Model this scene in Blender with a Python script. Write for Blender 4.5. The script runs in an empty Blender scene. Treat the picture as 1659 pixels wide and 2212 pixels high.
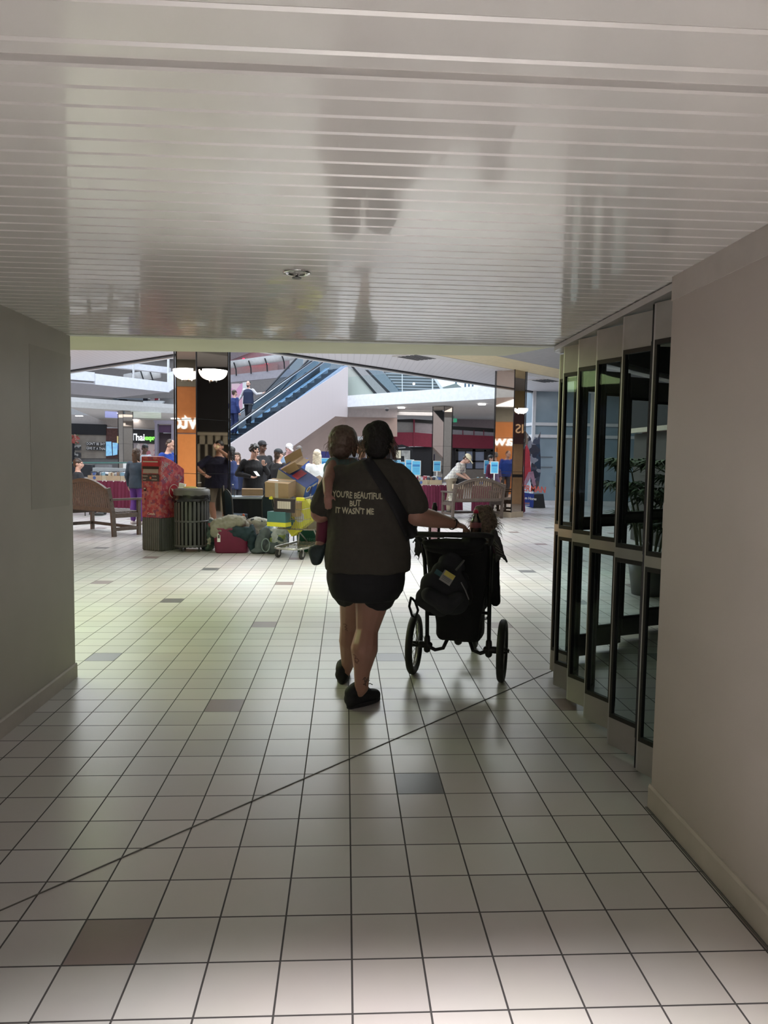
import bpy, bmesh, math, random
from mathutils import Vector, Matrix, Euler, noise
from mathutils.bvhtree import BVHTree
R_ = math.radians
random.seed(7)
SC = bpy.context.scene
COL = SC.collection
# ------------------------------------------------------------------ camera (solved from the floor tiles)
FOC, PITCH, ROLL, YAW = 1558.8, 0.0734596, 0.0154095, 0.0541962
CAM = Vector((-0.03465, -2.18556, 1.43998))
_cy, _sy = math.cos(YAW), math.sin(YAW)
_F = Vector((_sy*math.cos(PITCH), _cy*math.cos(PITCH), -math.sin(PITCH)))
_R0 = Vector((_cy, -_sy, 0)); _U0 = _R0.cross(_F)
_R = _R0*math.cos(ROLL) + _U0*math.sin(ROLL); _U = -_R0*math.sin(ROLL) + _U0*math.cos(ROLL)
cd = bpy.data.cameras.new('camera'); cam = bpy.data.objects.new('camera', cd); COL.objects.link(cam)
m3 = Matrix((_R, _U, -_F)).transposed()
cam.matrix_world = Matrix.Translation(CAM) @ m3.to_4x4()
cd.sensor_fit = 'VERTICAL'; cd.sensor_height = 36; cd.lens = FOC/2212*36; cd.clip_start = .05; cd.clip_end = 300
SC.camera = cam
def at(px, py, Y=None, z=None, X=None):
    """a point of the place seen at a pixel of the photograph, at a known depth, height or side"""
    d = _F + _R*((px-829.5)/FOC) - _U*((py-1106)/FOC)
    if Y is not None: t = (Y-CAM.y)/d.y
    elif X is not None: t = (X-CAM.x)/d.x
    else: t = (z-CAM.z)/d.z
    return CAM + d*t
# ------------------------------------------------------------------ world, exposure, large lights
w = bpy.data.worlds.new('world'); SC.world = w; w.use_nodes = True
w.node_tree.nodes['Background'].inputs[0].default_value = (.75, .85, 1, 1)
w.node_tree.nodes['Background'].inputs[1].default_value = .9
SC.view_settings.view_transform = 'Standard'; SC.view_settings.look = 'None'
SC.view_settings.exposure = 0; SC.view_settings.gamma = 1; SC.view_settings.use_curve_mapping = False
def area(name, loc, sx, sy, power, color=(1,1,1), rot=(0,0,0), spread=180):
    l = bpy.data.lights.new(name, 'AREA'); l.shape = 'RECTANGLE'; l.size = sx; l.size_y = sy
    l.energy = power; l.color = color; l.spread = R_(spread)
    o = bpy.data.objects.new(name, l); COL.objects.link(o); o.location = loc; o.rotation_euler = rot
    return o
area('skylight_lamp', (-3.5, 24, 11), 16, 16, 2700, (.80,.90,1.0), (0,0,R_(45)))
area('mall_fill', (.8, 12.0, 3.70), 5, 3, 360, (.93,.98,1.0))  # mall fills: unseen ceiling panels added to light the near mall from behind
area('mall_fill', (-6.0, 12.4, 3.70), 3.5, 3.0, 210, (.93,.98,1))
area('mall_fill', (.4, 6.6, 3.70), 4.5, 2.2, 85, (.95,1,.93), (0,0,0), 66)  # narrow fill added to brighten only the floor past the corridor mouth
area('mall_fill', (6.0, 13.0, 3.70), 2.5, 2.5, 70, (.95,.98,1))
area('mall_fill', (6.8, 18.6, 3.70), 1.6, 2.2, 45, (.8,.9,1))
area('green_light', (-3.2, 4.1, 2.44), 1.6, 2.0, 74, (.80,1.0,.44))
area('green_light', (3.2, 5.6, 2.44), 1.4, 1.4, 8, (.85,1.0,.65))  # unseen second green source, added to throw the tint on the left wall
area('corridor_lamp', (.15, -1.45, 2.17), 1.6, .16, 68, (1,.965,.955), (0,0,0), 64)
area('corridor_lamp', (0, -4.6, 2.17), 2.2, .5, 6, (1,.95,.93))
area('rear_fill', (-.1, -6.9, .9), 2.6, 1.4, 6, (1,.95,.94), (R_(105),0,0))  # unseen fill added behind the camera to brighten the corridor ceiling and walls
area('food_court_lamp', (-12.0, 38, 3.55), 6, 8, 260, (1,.93,.86))
area('far_lamp', (5.0, 31, 3.70), 5, 4, 130, (1,.95,.93))
# ------------------------------------------------------------------ materials
MATS = {}
def mat(name, col, rough=.6, metal=0., var=.06, scale=8., bump=0., spec=.5, emit=0., coat=0., emcol=None):
    if name in MATS: return MATS[name]
    m = bpy.data.materials.new(name); m.use_nodes = True; nt = m.node_tree; b = nt.nodes['Principled BSDF']
    b.inputs['Roughness'].default_value = rough; b.inputs['Metallic'].default_value = metal
    b.inputs['Specular IOR Level'].default_value = spec; b.inputs['Coat Weight'].default_value = coat
    tc = nt.nodes.new('ShaderNodeTexCoord'); n = nt.nodes.new('ShaderNodeTexNoise')
    n.inputs['Scale'].default_value = scale; n.inputs['Detail'].default_value = 3
    nt.links.new(tc.outputs['Object'], n.inputs['Vector'])
    r = nt.nodes.new('ShaderNodeValToRGB')
    a = [max(0,c*(1-var)) for c in col]; z = [min(1,c*(1+var)) for c in col]
    r.color_ramp.elements[0].position = .3; r.color_ramp.elements[1].position = .7
    r.color_ramp.elements[0].color = (*a,1); r.color_ramp.elements[1].color = (*z,1)
    nt.links.new(n.outputs['Fac'], r.inputs['Fac']); nt.links.new(r.outputs['Color'], b.inputs['Base Color'])
    if bump:
        bp = nt.nodes.new('ShaderNodeBump'); bp.inputs['Strength'].default_value = bump; bp.inputs['Distance'].default_value = .01
        nt.links.new(n.outputs['Fac'], bp.inputs['Height']); nt.links.new(bp.outputs['Normal'], b.inputs['Normal'])
    if emit:
        b.inputs['Emission Color'].default_value = (*(emcol or col),1); b.inputs['Emission Strength'].default_value = emit
    MATS[name] = m; return m
def glass(name, tint=(.9,.95,.95), refl=.08, rough=.02):
    if name in MATS: return MATS[name]
    m = bpy.data.materials.new(name); m.use_nodes = True; nt = m.node_tree; nt.nodes.clear()
    o = nt.nodes.new('ShaderNodeOutputMaterial'); mx = nt.nodes.new('ShaderNodeMixShader')
    t = nt.nodes.new('ShaderNodeBsdfTransparent'); g = nt.nodes.new('ShaderNodeBsdfGlossy'); lw = nt.nodes.new('ShaderNodeLayerWeight')
    t.inputs[0].default_value = (*tint,1); g.inputs['Roughness'].default_value = rough; g.inputs[0].default_value = (.9,.95,1,1)
    lw.inputs[0].default_value = refl
    nt.links.new(lw.outputs['Fresnel'], mx.inputs[0]); nt.links.new(t.outputs[0], mx.inputs[1]); nt.links.new(g.outputs[0], mx.inputs[2])
    nt.links.new(mx.outputs[0], o.inputs[0]); MATS[name] = m; return m
def stripes(name, c1, c2, freq, axis='Z', rough=.6, width=.5):
    """two colours in bands along one axis of the thing itself (slats, stripes)"""
    if name in MATS: return MATS[name]
    m = mat(name, c1, rough); nt = m.node_tree; b = nt.nodes['Principled BSDF']
    tc = nt.nodes.new('ShaderNodeTexCoord'); s = nt.nodes.new('ShaderNodeSeparateXYZ'); nt.links.new(tc.outputs['Object'], s.inputs[0])
    a = nt.nodes.new('ShaderNodeMath'); a.operation = 'MULTIPLY'; a.inputs[1].default_value = freq; nt.links.new(s.outputs[axis], a.inputs[0])
    f = nt.nodes.new('ShaderNodeMath'); f.operation = 'FRACT'; nt.links.new(a.outputs[0], f.inputs[0])
    g = nt.nodes.new('ShaderNodeMath'); g.operation = 'GREATER_THAN'; g.inputs[1].default_value = width; nt.links.new(f.outputs[0], g.inputs[0])
    mx = nt.nodes.new('ShaderNodeMix'); mx.data_type = 'RGBA'; nt.links.new(g.outputs[0], mx.inputs[0])
    mx.inputs[6].default_value = (*c1,1); mx.inputs[7].default_value = (*c2,1)
    nt.links.new(mx.outputs[2], b.inputs['Base Color']); return m
def patches(name, cols, scale, rough=.5):
    """voronoi cells in a few colours: printed patterns, crowded displays"""
    if name in MATS: return MATS[name]
    m = mat(name, cols[0], rough); nt = m.node_tree; b = nt.nodes['Principled BSDF']
    tc = nt.nodes.new('ShaderNodeTexCoord'); mp = nt.nodes.new('ShaderNodeMapping'); mp.inputs['Rotation'].default_value = (.6,.5,.78)
    v = nt.nodes.new('ShaderNodeTexVoronoi'); v.inputs['Scale'].default_value = scale; v.distance = 'CHEBYCHEV'
    nt.links.new(tc.outputs['Object'], mp.inputs[0]); nt.links.new(mp.outputs[0], v.inputs['Vector'])
    s = nt.nodes.new('ShaderNodeSeparateColor'); nt.links.new(v.outputs['Color'], s.inputs[0])
    r = nt.nodes.new('ShaderNodeValToRGB'); r.color_ramp.interpolation = 'CONSTANT'
    while len(r.color_ramp.elements) < len(cols): r.color_ramp.elements.new(.5)
    for i, c in enumerate(cols):
        r.color_ramp.elements[i].position = i/len(cols); r.color_ramp.elements[i].color = (*c,1)
    nt.links.new(s.outputs[0], r.inputs['Fac']); nt.links.new(r.outputs['Color'], b.inputs['Base Color']); return m
# ------------------------------------------------------------------ mesh builder
class MB:
    def __init__(s): s.v = []; s.f = []; s.mi = []
    def add(s, vs, fs, mi=0):
        o = len(s.v); s.v += [Vector(v) for v in vs]; s.f += [[o+i for i in f] for f in fs]; s.mi += [mi]*len(fs); return s
    def box(s, c, d, rz=0, mi=0, R=None):
        hx, hy, hz = d[0]/2, d[1]/2, d[2]/2; M = R or Matrix.Rotation(rz,3,'Z'); c = Vector(c)
        vs = [c + M@Vector((x*hx,y*hy,z*hz)) for x in (-1,1) for y in (-1,1) for z in (-1,1)]
        return s.add(vs, [(0,1,3,2),(4,6,7,5),(0,4,5,1),(2,3,7,6),(0,2,6,4),(1,5,7,3)], mi)
    def span(s, a, b, mi=0):
        a, b = Vector(a), Vector(b); return s.box((a+b)/2, [abs(x) for x in (b-a)], mi=mi)
    def bar(s, a, b, wd, h, mi=0, up=(0,0,1)):
        a, b = Vector(a), Vector(b); d = (b-a); L = d.length; d.normalize(); u = Vector(up)
        if abs(d.dot(u)) > .98: u = Vector((0,1,0))
        x = d.cross(u).normalized(); z = x.cross(d)
        return s.box((a+b)/2, (wd, L, h), mi=mi, R=Matrix((x,d,z)).transposed())
    def prism(s, pts, ext, mi=0):
        """closed polygon pts (3D) pushed along vector ext"""
        n = len(pts); e = Vector(ext); vs = [Vector(p) for p in pts]+[Vector(p)+e for p in pts]
        fs = [list(range(n))[::-1], list(range(n,2*n))]+[(i,(i+1)%n,n+(i+1)%n,n+i) for i in range(n)]
        return s.add(vs, fs, mi)
    def cap(s, a, b, r1, r2=None, n=12, k=4, mi=0, fl=(1,1)):
        """tapered capsule; fl squashes the section"""
        a, b = Vector(a), Vector(b); r2 = r1 if r2 is None else r2
        d = b-a; L = d.length
        if L < 1e-6: d = Vector((0,0,1)); L = 1e-6
        d.normalize(); u = Vector((0,1,0)) if abs(d.y) < .9 else Vector((1,0,0))
        x = d.cross(u).normalized(); y = x.cross(d)
        rings = []
        for i in range(k+1):
            t = math.pi/2*(1-i/k); rings.append((a-d*r1*math.sin(t), r1*math.cos(t)))
        for i in range(k+1):
            t = math.pi/2*i/k; rings.append((b+d*r2*math.sin(t), r2*math.cos(t)))
        vs = []; fs = []
        for c, r in rings:
            r = max(r,1e-4)
            for j in range(n):
                q = 2*math.pi*j/n; vs.append(c+x*math.cos(q)*r*fl[0]+y*math.sin(q)*r*fl[1])
        for i in range(len(rings)-1):
            for j in range(n): fs.append((i*n+j, i*n+(j+1)%n, (i+1)*n+(j+1)%n, (i+1)*n+j))
        fs.append(list(range(n))[::-1]); fs.append([(len(rings)-1)*n+j for j in range(n)])
        return s.add(vs, fs, mi)
    def cyl(s, a, b, r1, r2=None, n=16, mi=0):
        a, b = Vector(a), Vector(b); r2 = r1 if r2 is None else r2; d = (b-a).normalized()
        u = Vector((0,0,1)) if abs(d.z) < .9 else Vector((1,0,0)); x = d.cross(u).normalized(); y = d.cross(x)
        vs = [c+(x*math.cos(2*math.pi*j/n)+y*math.sin(2*math.pi*j/n))*r for c, r in ((a,r1),(b,r2)) for j in range(n)]
        fs = [(j,(j+1)%n,n+(j+1)%n,n+j) for j in range(n)]+[list(range(n))[::-1], list(range(n,2*n))]
        return s.add(vs, fs, mi)
    def tube(s, pts, r, n=8, mi=0, closed=False):
        pts = [Vector(p) for p in pts]; N = len(pts); vs = []; fs = []
        rr = r if isinstance(r, (list,tuple)) else [r]*N
        x = None
        for i, p in enumerate(pts):
            if closed: d = pts[(i+1)%N]-pts[i-1]
            else: d = pts[min(i+1,N-1)]-pts[max(i-1,0)]
            d.normalize()
            if x is None:
                u = Vector((0,0,1)) if abs(d.z) < .9 else Vector((1,0,0)); x = d.cross(u).normalized()
            else: x = (x-d*x.dot(d)).normalized()
            y = d.cross(x)
            for j in range(n): q = 2*math.pi*j/n; vs.append(p+(x*math.cos(q)+y*math.sin(q))*rr[i])
        for i in range(N if closed else N-1):
            for j in range(n): fs.append((i*n+j, i*n+(j+1)%n, ((i+1)%N)*n+(j+1)%n, ((i+1)%N)*n+j))
        if not closed: fs += [list(range(n))[::-1], [(N-1)*n+j for j in range(n)]]
        return s.add(vs, fs, mi)
    def ell(s, c, r, R=None, n=14, k=9, mi=0):
        M = R or Matrix.Identity(3); c = Vector(c); vs = []; fs = []
        for i in range(1,k):
            t = math.pi*i/k
            for j in range(n):
                q = 2*math.pi*j/n; vs.append(c+M@Vector((r[0]*math.sin(t)*math.cos(q), r[1]*math.sin(t)*math.sin(q), r[2]*math.cos(t))))
        for i in range(k-2):
            for j in range(n): fs.append((i*n+j, (i+1)*n+j, (i+1)*n+(j+1)%n, i*n+(j+1)%n))
        vs += [c+M@Vector((0,0,r[2])), c+M@Vector((0,0,-r[2]))]; T = len(vs)-2
        for j in range(n): fs.append((T, j, (j+1)%n)); fs.append((T+1, (k-2)*n+(j+1)%n, (k-2)*n+j))
        return s.add(vs, fs, mi)
    def loft(s, rings, n=20, mi=0, pw=2.0):
        """rings: (centre, rx, ry[, rz rotation about z]); closed at both ends"""
        vs = []; fs = []
        for rg in rings:
            c = Vector(rg[0]); a = rg[3] if len(rg) > 3 else 0; Rz = Matrix.Rotation(a,3,'Z')
            for j in range(n):
                q = 2*math.pi*j/n; cx, sx = math.cos(q), math.sin(q)
                vs.append(c+Rz@Vector((rg[1]*math.copysign(abs(cx)**(2/pw),cx), rg[2]*math.copysign(abs(sx)**(2/pw),sx), 0)))
        for i in range(len(rings)-1):
            for j in range(n): fs.append((i*n+j, i*n+(j+1)%n, (i+1)*n+(j+1)%n, (i+1)*n+j))
        fs += [list(range(n))[::-1], [(len(rings)-1)*n+j for j in range(n)]]
        return s.add(vs, fs, mi)
    def lathe(s, prof, c=(0,0,0), n=24, mi=0):
        """prof: list of (r,z), open"""
        c = Vector(c); vs = []; fs = []
        for r, z in prof:
            for j in range(n): q = 2*math.pi*j/n; vs.append(c+Vector((max(r,1e-4)*math.cos(q), max(r,1e-4)*math.sin(q), z)))
        for i in range(len(prof)-1):
            for j in range(n): fs.append((i*n+j, i*n+(j+1)%n, (i+1)*n+(j+1)%n, (i+1)*n+j))
        return s.add(vs, fs, mi)
    def xf(s, M):
        s.v = [M@v for v in s.v]; return s
    def build(s, name, mats, parent=None, smooth=False, bevel=0, link=True):
        me = bpy.data.meshes.new(name); me.from_pydata([tuple(v) for v in s.v], [], s.f); 
        for m in (mats if isinstance(mats,(list,tuple)) else [mats]): me.materials.append(m)
        me.polygons.foreach_set('material_index', s.mi)
        bm = bmesh.new(); bm.from_mesh(me); bmesh.ops.recalc_face_normals(bm, faces=bm.faces); bm.to_mesh(me); bm.free()
        if smooth: me.polygons.foreach_set('use_smooth', [True]*len(me.polygons))
        me.update()
        o = bpy.data.objects.new(name, me); COL.objects.link(o)
        if parent is not None: o.parent = parent
        if bevel:
            b = o.modifiers.new('bevel','BEVEL'); b.width = bevel; b.segments = 2; b.limit_method = 'ANGLE'
        return o
def tag(o, label=None, cat=None, group=None, kind=None):
    if label: o['label'] = label
    if cat: o['category'] = cat
    if group: o['group'] = group
    if kind: o['kind'] = kind
    return o
def thing(name, label, cat, loc=(0,0,0), rz=0, group=None):
    o = bpy.data.objects.new(name, None); COL.objects.link(o); o.location = loc; o.rotation_euler = (0,0,rz)
    o.empty_display_size = .1
    return tag(o, label, cat, group)
def struct(o): o['kind'] = 'structure'; return o
def copy_tree(o, parent=None):
    c = o.copy(); COL.objects.link(c)
    if parent is not None: c.parent = parent
    for ch in list(o.children): copy_tree(ch, c)
    return c
BLOBS = []
def blob(mb, name, m, parent=None, voxel=.01, smooth=4, wrinkle=0, wscale=.12):
    o = mb.build(name, m, parent, smooth=True)
    r = o.modifiers.new('r','REMESH'); r.mode = 'VOXEL'; r.voxel_size = voxel; r.use_smooth_shade = True
    if smooth: s = o.modifiers.new('s','SMOOTH'); s.iterations = smooth; s.factor = .5
    if wrinkle:
        t = bpy.data.textures.new('folds','CLOUDS'); t.noise_scale = wscale; t.noise_depth = 2
        d = o.modifiers.new('d','DISPLACE'); d.texture = t; d.strength = wrinkle; d.mid_level = .5; d.texture_coords = 'LOCAL'
    BLOBS.append(o); return o
def text_mesh(s, size=.1, ext=.004, off=0., align='CENTER', sx=1.):
    cu = bpy.data.curves.new('t','FONT'); cu.body = s; cu.size = size; cu.extrude = ext; cu.offset = off; cu.align_x = align
    cu.resolution_u = 3
    o = bpy.data.objects.new('t', cu); COL.objects.link(o); bpy.context.view_layer.update()
    me = bpy.data.meshes.new_from_object(o.evaluated_get(bpy.context.evaluated_depsgraph_get()))
    mb = MB(); mb.add([(v.co.x*sx, v.co.y, v.co.z) for v in me.vertices], [list(p.vertices) for p in me.polygons])
    bpy.data.objects.remove(o); bpy.data.curves.remove(cu); bpy.data.meshes.remove(me)
    return mb
def text(name, s, size, m, parent=None, loc=(0,0,0), rot=(R_(90),0,0), ext=.004, off=0., align='CENTER', sx=1.):
    mb = text_mesh(s, size, ext, off, align, sx); mb.xf(Matrix.Translation(loc) @ Euler(rot).to_matrix().to_4x4())
    return mb.build(name, m, parent)
# shared materials
cream = mat('cream_wall_paint', (.41,.385,.345), .55, scale=2, var=.05, bump=.03)
white = mat('white_paint', (.80,.80,.80), .5)
offw = mat('pale_paint', (.72,.70,.68), .5)
black = mat('black_plastic', (.012,.012,.014), .45)
dark = mat('dark_metal', (.035,.035,.04), .35, .6)
darkgrey = mat('dark_grey_metal', (.10,.098,.10), .5, .2)
alu = mat('aluminium', (.50,.50,.51), .35, .85)
chrome = mat('chrome', (.75,.75,.76), .15, 1.)
mirror = mat('bronze_mirror', (.50,.44,.38), .03, 1., var=.02)
paper = mat('white_paper', (.82,.82,.80), .7)
card = mat('brown_cardboard', (.36,.235,.135), .75)
card2 = mat('pale_cardboard', (.52,.42,.29), .75)
wood = mat('bench_wood', (.095,.07,.055), .5, scale=20, var=.2)
maroon = mat('maroon_cloth', (.16,.02,.055), .8, bump=.2)
skin = mat('light_skin', (.60,.36,.28), .5)
skin2 = mat('shaded_skin', (.52,.29,.215), .5)
skin3 = mat('deep_skin', (.12,.065,.045), .5)
# ================================================================== the setting
S = .205
# floor with real tile pitch, grout lines, sparse grey and mauve tiles
def floor_mat():
    m = mat('ceramic_floor_tiles', (.55,.52,.49), .28); nt = m.node_tree; b = nt.nodes['Principled BSDF']; L = nt.links.new
    N = lambda t, **k: nt.nodes.new(t)
    def ma(op, a, b_=None, c=None):
        n = N('ShaderNodeMath'); n.operation = op
        for i, x in enumerate((a,b_,c)):
            if x is None: continue
            if isinstance(x,(int,float)): n.inputs[i].default_value = x
            else: L(x, n.inputs[i])
        return n.outputs[0]
    g = N('ShaderNodeNewGeometry'); s = N('ShaderNodeSeparateXYZ'); L(g.outputs['Position'], s.inputs[0])
    u = ma('DIVIDE', s.outputs[0], S); v = ma('DIVIDE', s.outputs[1], S)
    iu = ma('FLOOR', u); iv = ma('FLOOR', v)
    fu = ma('SUBTRACT', u, iu); fv = ma('SUBTRACT', v, iv)
    du = ma('MINIMUM', fu, ma('SUBTRACT', 1, fu)); dv = ma('MINIMUM', fv, ma('SUBTRACT', 1, fv))
    grout = ma('LESS_THAN', ma('MINIMUM', du, dv), .014)
    # tiles with an accent colour
    k = ma('DIVIDE', ma('SUBTRACT', iu, 1), 5); kf = ma('ABSOLUTE', ma('SUBTRACT', k, ma('ROUND', k)))
    isk = ma('LESS_THAN', kf, .05); odd = ma('FLOORED_MODULO', ma('ROUND', k), 2)
    row = ma('FLOORED_MODULO', iv, 10)
    want = ma('ADD', 4, ma('MULTIPLY', odd, 5))
    isr = ma('LESS_THAN', ma('ABSOLUTE', ma('SUBTRACT', row, want)), .5)
    acc = ma('MULTIPLY', isk, isr)
    cv = N('ShaderNodeCombineXYZ'); L(iu, cv.inputs[0]); L(iv, cv.inputs[1])
    wn = N('ShaderNodeTexWhiteNoise'); wn.noise_dimensions = '3D'; L(cv.outputs[0], wn.inputs['Vector'])
    ramp = N('ShaderNodeValToRGB'); ramp.color_ramp.elements[0].color = (.52,.495,.48,1); ramp.color_ramp.elements[1].color = (.61,.585,.57,1)
    L(wn.outputs['Value'], ramp.inputs[0])
    m2 = N('ShaderNodeMix'); m2.data_type = 'RGBA'; L(odd, m2.inputs[0]); m2.inputs[6].default_value = (.16,.16,.17,1); m2.inputs[7].default_value = (.25,.185,.18,1)
    m3_ = N('ShaderNodeMix'); m3_.data_type = 'RGBA'; L(acc, m3_.inputs[0]); L(ramp.outputs[0], m3_.inputs[6]); L(m2.outputs[2], m3_.inputs[7])
    nz = N('ShaderNodeTexNoise'); nz.inputs['Scale'].default_value = 1.2; nz.inputs['Detail'].default_value = 5; L(g.outputs['Position'], nz.inputs['Vector'])
    mul = N('ShaderNodeMix'); mul.data_type = 'RGBA'; mul.blend_type = 'MULTIPLY'; mul.inputs[0].default_value = .18; L(m3_.outputs[2], mul.inputs[6]); L(nz.outputs['Color'], mul.inputs[7])
    m4 = N('ShaderNodeMix'); m4.data_type = 'RGBA'; L(grout, m4.inputs[0]); L(mul.outputs[2], m4.inputs[6]); m4.inputs[7].default_value = (.055,.05,.05,1)
    L(m4.outputs[2], b.inputs['Base Color'])
    rg = ma('ADD', .30, ma('MULTIPLY', grout, .5)); L(rg, b.inputs['Roughness'])
    bp = N('ShaderNodeBump'); bp.inputs['Strength'].default_value = .5; bp.inputs['Distance'].default_value = .003
    nz2 = N('ShaderNodeTexNoise'); nz2.inputs['Scale'].default_value = 30; L(g.outputs['Position'], nz2.inputs['Vector'])
    h = ma('ADD', ma('SUBTRACT', 1, grout), ma('MULTIPLY', nz2.outputs['Fac'], .15)); L(h, bp.inputs['Height']); L(bp.outputs['Normal'], b.inputs['Normal'])
    return m
struct(MB().box((-2,22,-.05), (50,62,.1)).build('floor', floor_mat()))
# corridor
plank = mat('glossy_ceiling_planks', (.74,.715,.695), .19, 0., var=.03, scale=3, spec=.8, coat=.5)
cb = MB()
y = -.72; 
while y < 2.44:
    a, b_ = y+.003, y+.079
    cb.prism([(-1.8,a,2.185),(-1.8,a+.004,2.18),(-1.8,b_-.004,2.18),(-1.8,b_,2.185),(-1.8,b_,2.2),(-1.8,a,2.2)], (3.4,0,0)); y += .082
for a, b_ in ((-.778,-.724),(-.904,-.782),(-1.07,-.908)):
    cb.prism([(-1.8,a,2.197),(-1.8,a+.006,2.192),(-1.8,b_-.006,2.192),(-1.8,b_,2.197),(-1.8,b_,2.21),(-1.8,a,2.21)], (3.3,0,0))
cb.span((-1.8,-7,2.192),(1.5,-1.074,2.21)); cb.span((-1.9,-7,2.2),(1.6,2.5,2.5))
struct(cb.build('ceiling', plank))
wl = MB(); wl.span((-2.1,-7,0),(-1.765,2.5,2.5)); struct(wl.build('wall_left', cream, bevel=.004))
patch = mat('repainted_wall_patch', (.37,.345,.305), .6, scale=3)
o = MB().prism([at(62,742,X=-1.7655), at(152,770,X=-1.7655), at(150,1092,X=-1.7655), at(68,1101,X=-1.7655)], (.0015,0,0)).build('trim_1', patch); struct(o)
struct(MB().prism([(-1.765,-7,0),(-1.753,-7,0),(-1.753,-7,.085),(-1.758,-7,.095),(-1.765,-7,.095)], (0,9.5,0)).build('baseboard_left', mat('baseboard_vinyl', (.46,.42,.38), .5)))
wr = MB(); wr.span((1.26,-7,0),(1.45,.684,2.5)); struct(wr.build('wall_right', mat('right_wall_paint', (.46,.415,.39), .6, scale=2, var=.04, bump=.03), bevel=.004))
struct(MB().span((1.2605,-7,2.085),(1.256,.684,2.18)).build('trim_2', mat('upper_wall_band', (.50,.46,.44), .6)))
struct(MB().prism([(1.26,-7,0),(1.248,-7,0),(1.248,-7,.088),(1.253,-7,.10),(1.26,-7,.10)], (0,7.684,0)).build('baseboard_right', MATS['baseboard_vinyl']))
struct(MB().span((-2.1,-7.2,0),(1.6,-7,2.5)).build('wall_back', cream))
# metal joint strips let into the floor
strip = mat('floor_joint_strip', (.13,.12,.11), .6, .2)
j = MB(); a = Vector((-1.74,-.60,.0015)); b_ = Vector((1.44,2.665,.0015)); j.bar(a, b_, .0045, .003); j.span((1.236,-3,0),(1.240,.68,.002)); j.span((1.243,-3,0),(1.245,.68,.003))
struct(j.build('trim_3', strip))
# header and low soffit of the corridor mouth, then the high mall ceiling
hd = mat('cream_soffit_green_cast', (.56,.55,.44), .7, scale=1)  # cream paint with the green lamp's cast mixed into the colour
ze = 2.5; k1 = at(1090,769,z=ze); k2 = at(1207,747,z=ze); k0 = at(150,756,z=ze)
struct(MB().prism([(-14,2.5,ze),(-14,k0.y,ze),(k0.x,k0.y,ze),(k1.x,k1.y,ze),(k2.x,k2.y,ze),(k2.x+1.2,k2.y-1.2,ze),(2.4,2.5,ze)], (0,0,.9)).build('ceiling', hd))
struct(MB().span((-1.77,2.436,2.176),(1.42,2.5,2.5)).build('trim_4', mat('ceiling_end_trim', (.66,.66,.63), .4)))
mc = stripes('mall_ceiling_planks', (.80,.78,.81), (.70,.68,.71), 7., 'X', .45, .86)
Z1 = 3.74
def slab(pts, z, th, name, m): return struct(MB().prism([(p[0],p[1],z) for p in pts], (0,0,th)).build(name, m))
o = MB().prism([(-30,2.5,0),(-30,40.7,0),(-2.35,13.05,0),(3.4,18.8,0),(9.0,24.4,0),(16,24.4,0),(20,20,0),(20,2.5,0)], (0,0,.5)).build('ceiling', mc)
o.location = (0,0,Z1); struct(o)
# edge of the high ceiling: black joint and white fascia
fe = MB(); be = MB()
for p, q in (((-2.35,13.1),(-18,28.75)),((-2.35,13.1),(8.95,24.4))):
    p, q = Vector((*p,0)), Vector((*q,0)); nrm = Vector((0,1,0)); 
    be.bar(p+Vector((0,.00,Z1-.01)), q+Vector((0,.0,Z1-.01)), .09, .05)
    fe.bar(p+Vector((0,.16,Z1+.10)), q+Vector((0,.16,Z1+.10)), .10, .30)
struct(be.build('trim_5', black)); struct(fe.build('trim_6', white))
# yellow and grey soffit bands on the right
yb = mat('yellow_soffit', (.72,.62,.40), .6); gs = mat('grey_soffit', (.36,.36,.37), .6)
def band(c0, c1, z, th, m, name, x0=-1, x1=12):   # strip between lines y-x=c0 and y-x=c1
    return struct(MB().prism([(x0,x0+c0,z),(x1,x1+c0,z),(x1,x1+c1,z),(x0,x0+c1,z)], (0,0,th)).build(name, m))
band(6, 10.4, Z1-.02, .02, gs, 'ceiling', 0); band(10.4, 11.75, Z1-.022, .02, yb, 'trim_7', 0); band(11.75, 12.2, Z1-.03, .03, offw, 'trim_8', 0)
# mall walls that close the space
struct(MB().span((-30,2.5,0),(-2.1,2.7,3.8)).build('wall_near', cream))
struct(MB().span((-30,2.7,0),(-29.8,52,9)).build('wall_west', offw)); struct(MB().span((20,2.5,0),(20.2,52,9)).build('wall_east', offw))
struct(MB().span((-30,52,0),(20,52.2,9)).build('wall_north', offw))
struct(MB().span((1.6,2.3,2.2),(20,2.5,3.8)).build('wall_near_east', cream))
# dark shop behind the folding doors
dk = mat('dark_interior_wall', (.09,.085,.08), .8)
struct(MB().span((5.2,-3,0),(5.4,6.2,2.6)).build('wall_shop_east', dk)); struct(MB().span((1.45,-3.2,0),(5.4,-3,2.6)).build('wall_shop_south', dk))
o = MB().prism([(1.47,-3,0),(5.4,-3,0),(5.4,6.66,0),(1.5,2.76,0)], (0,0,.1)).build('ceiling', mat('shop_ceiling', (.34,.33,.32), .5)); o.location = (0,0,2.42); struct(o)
# left atrium opening: far slab above the food court
def pt(px, py, z): return at(px, py, z=z)
A = pt(150,879.5,Z1); B = pt(380,893.5,Z1); C = pt(752,878,Z1); D_ = pt(900,872,Z1); E_ = pt(1064,860,Z1)
fas = mat('fascia_paint', (.60,.58,.55), .6)
o = MB().prism([(A.x,A.y,Z1),(B.x,B.y,Z1),(B.x+3,B.y+6,Z1),(A.x-3,A.y+14,Z1)], (0,0,.5)).build('ceiling', offw); struct(o)
struct(MB().bar((A.x,A.y,Z1+.14),(B.x,B.y,Z1+.14), .12, .28).build('trim_9', fas))
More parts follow.
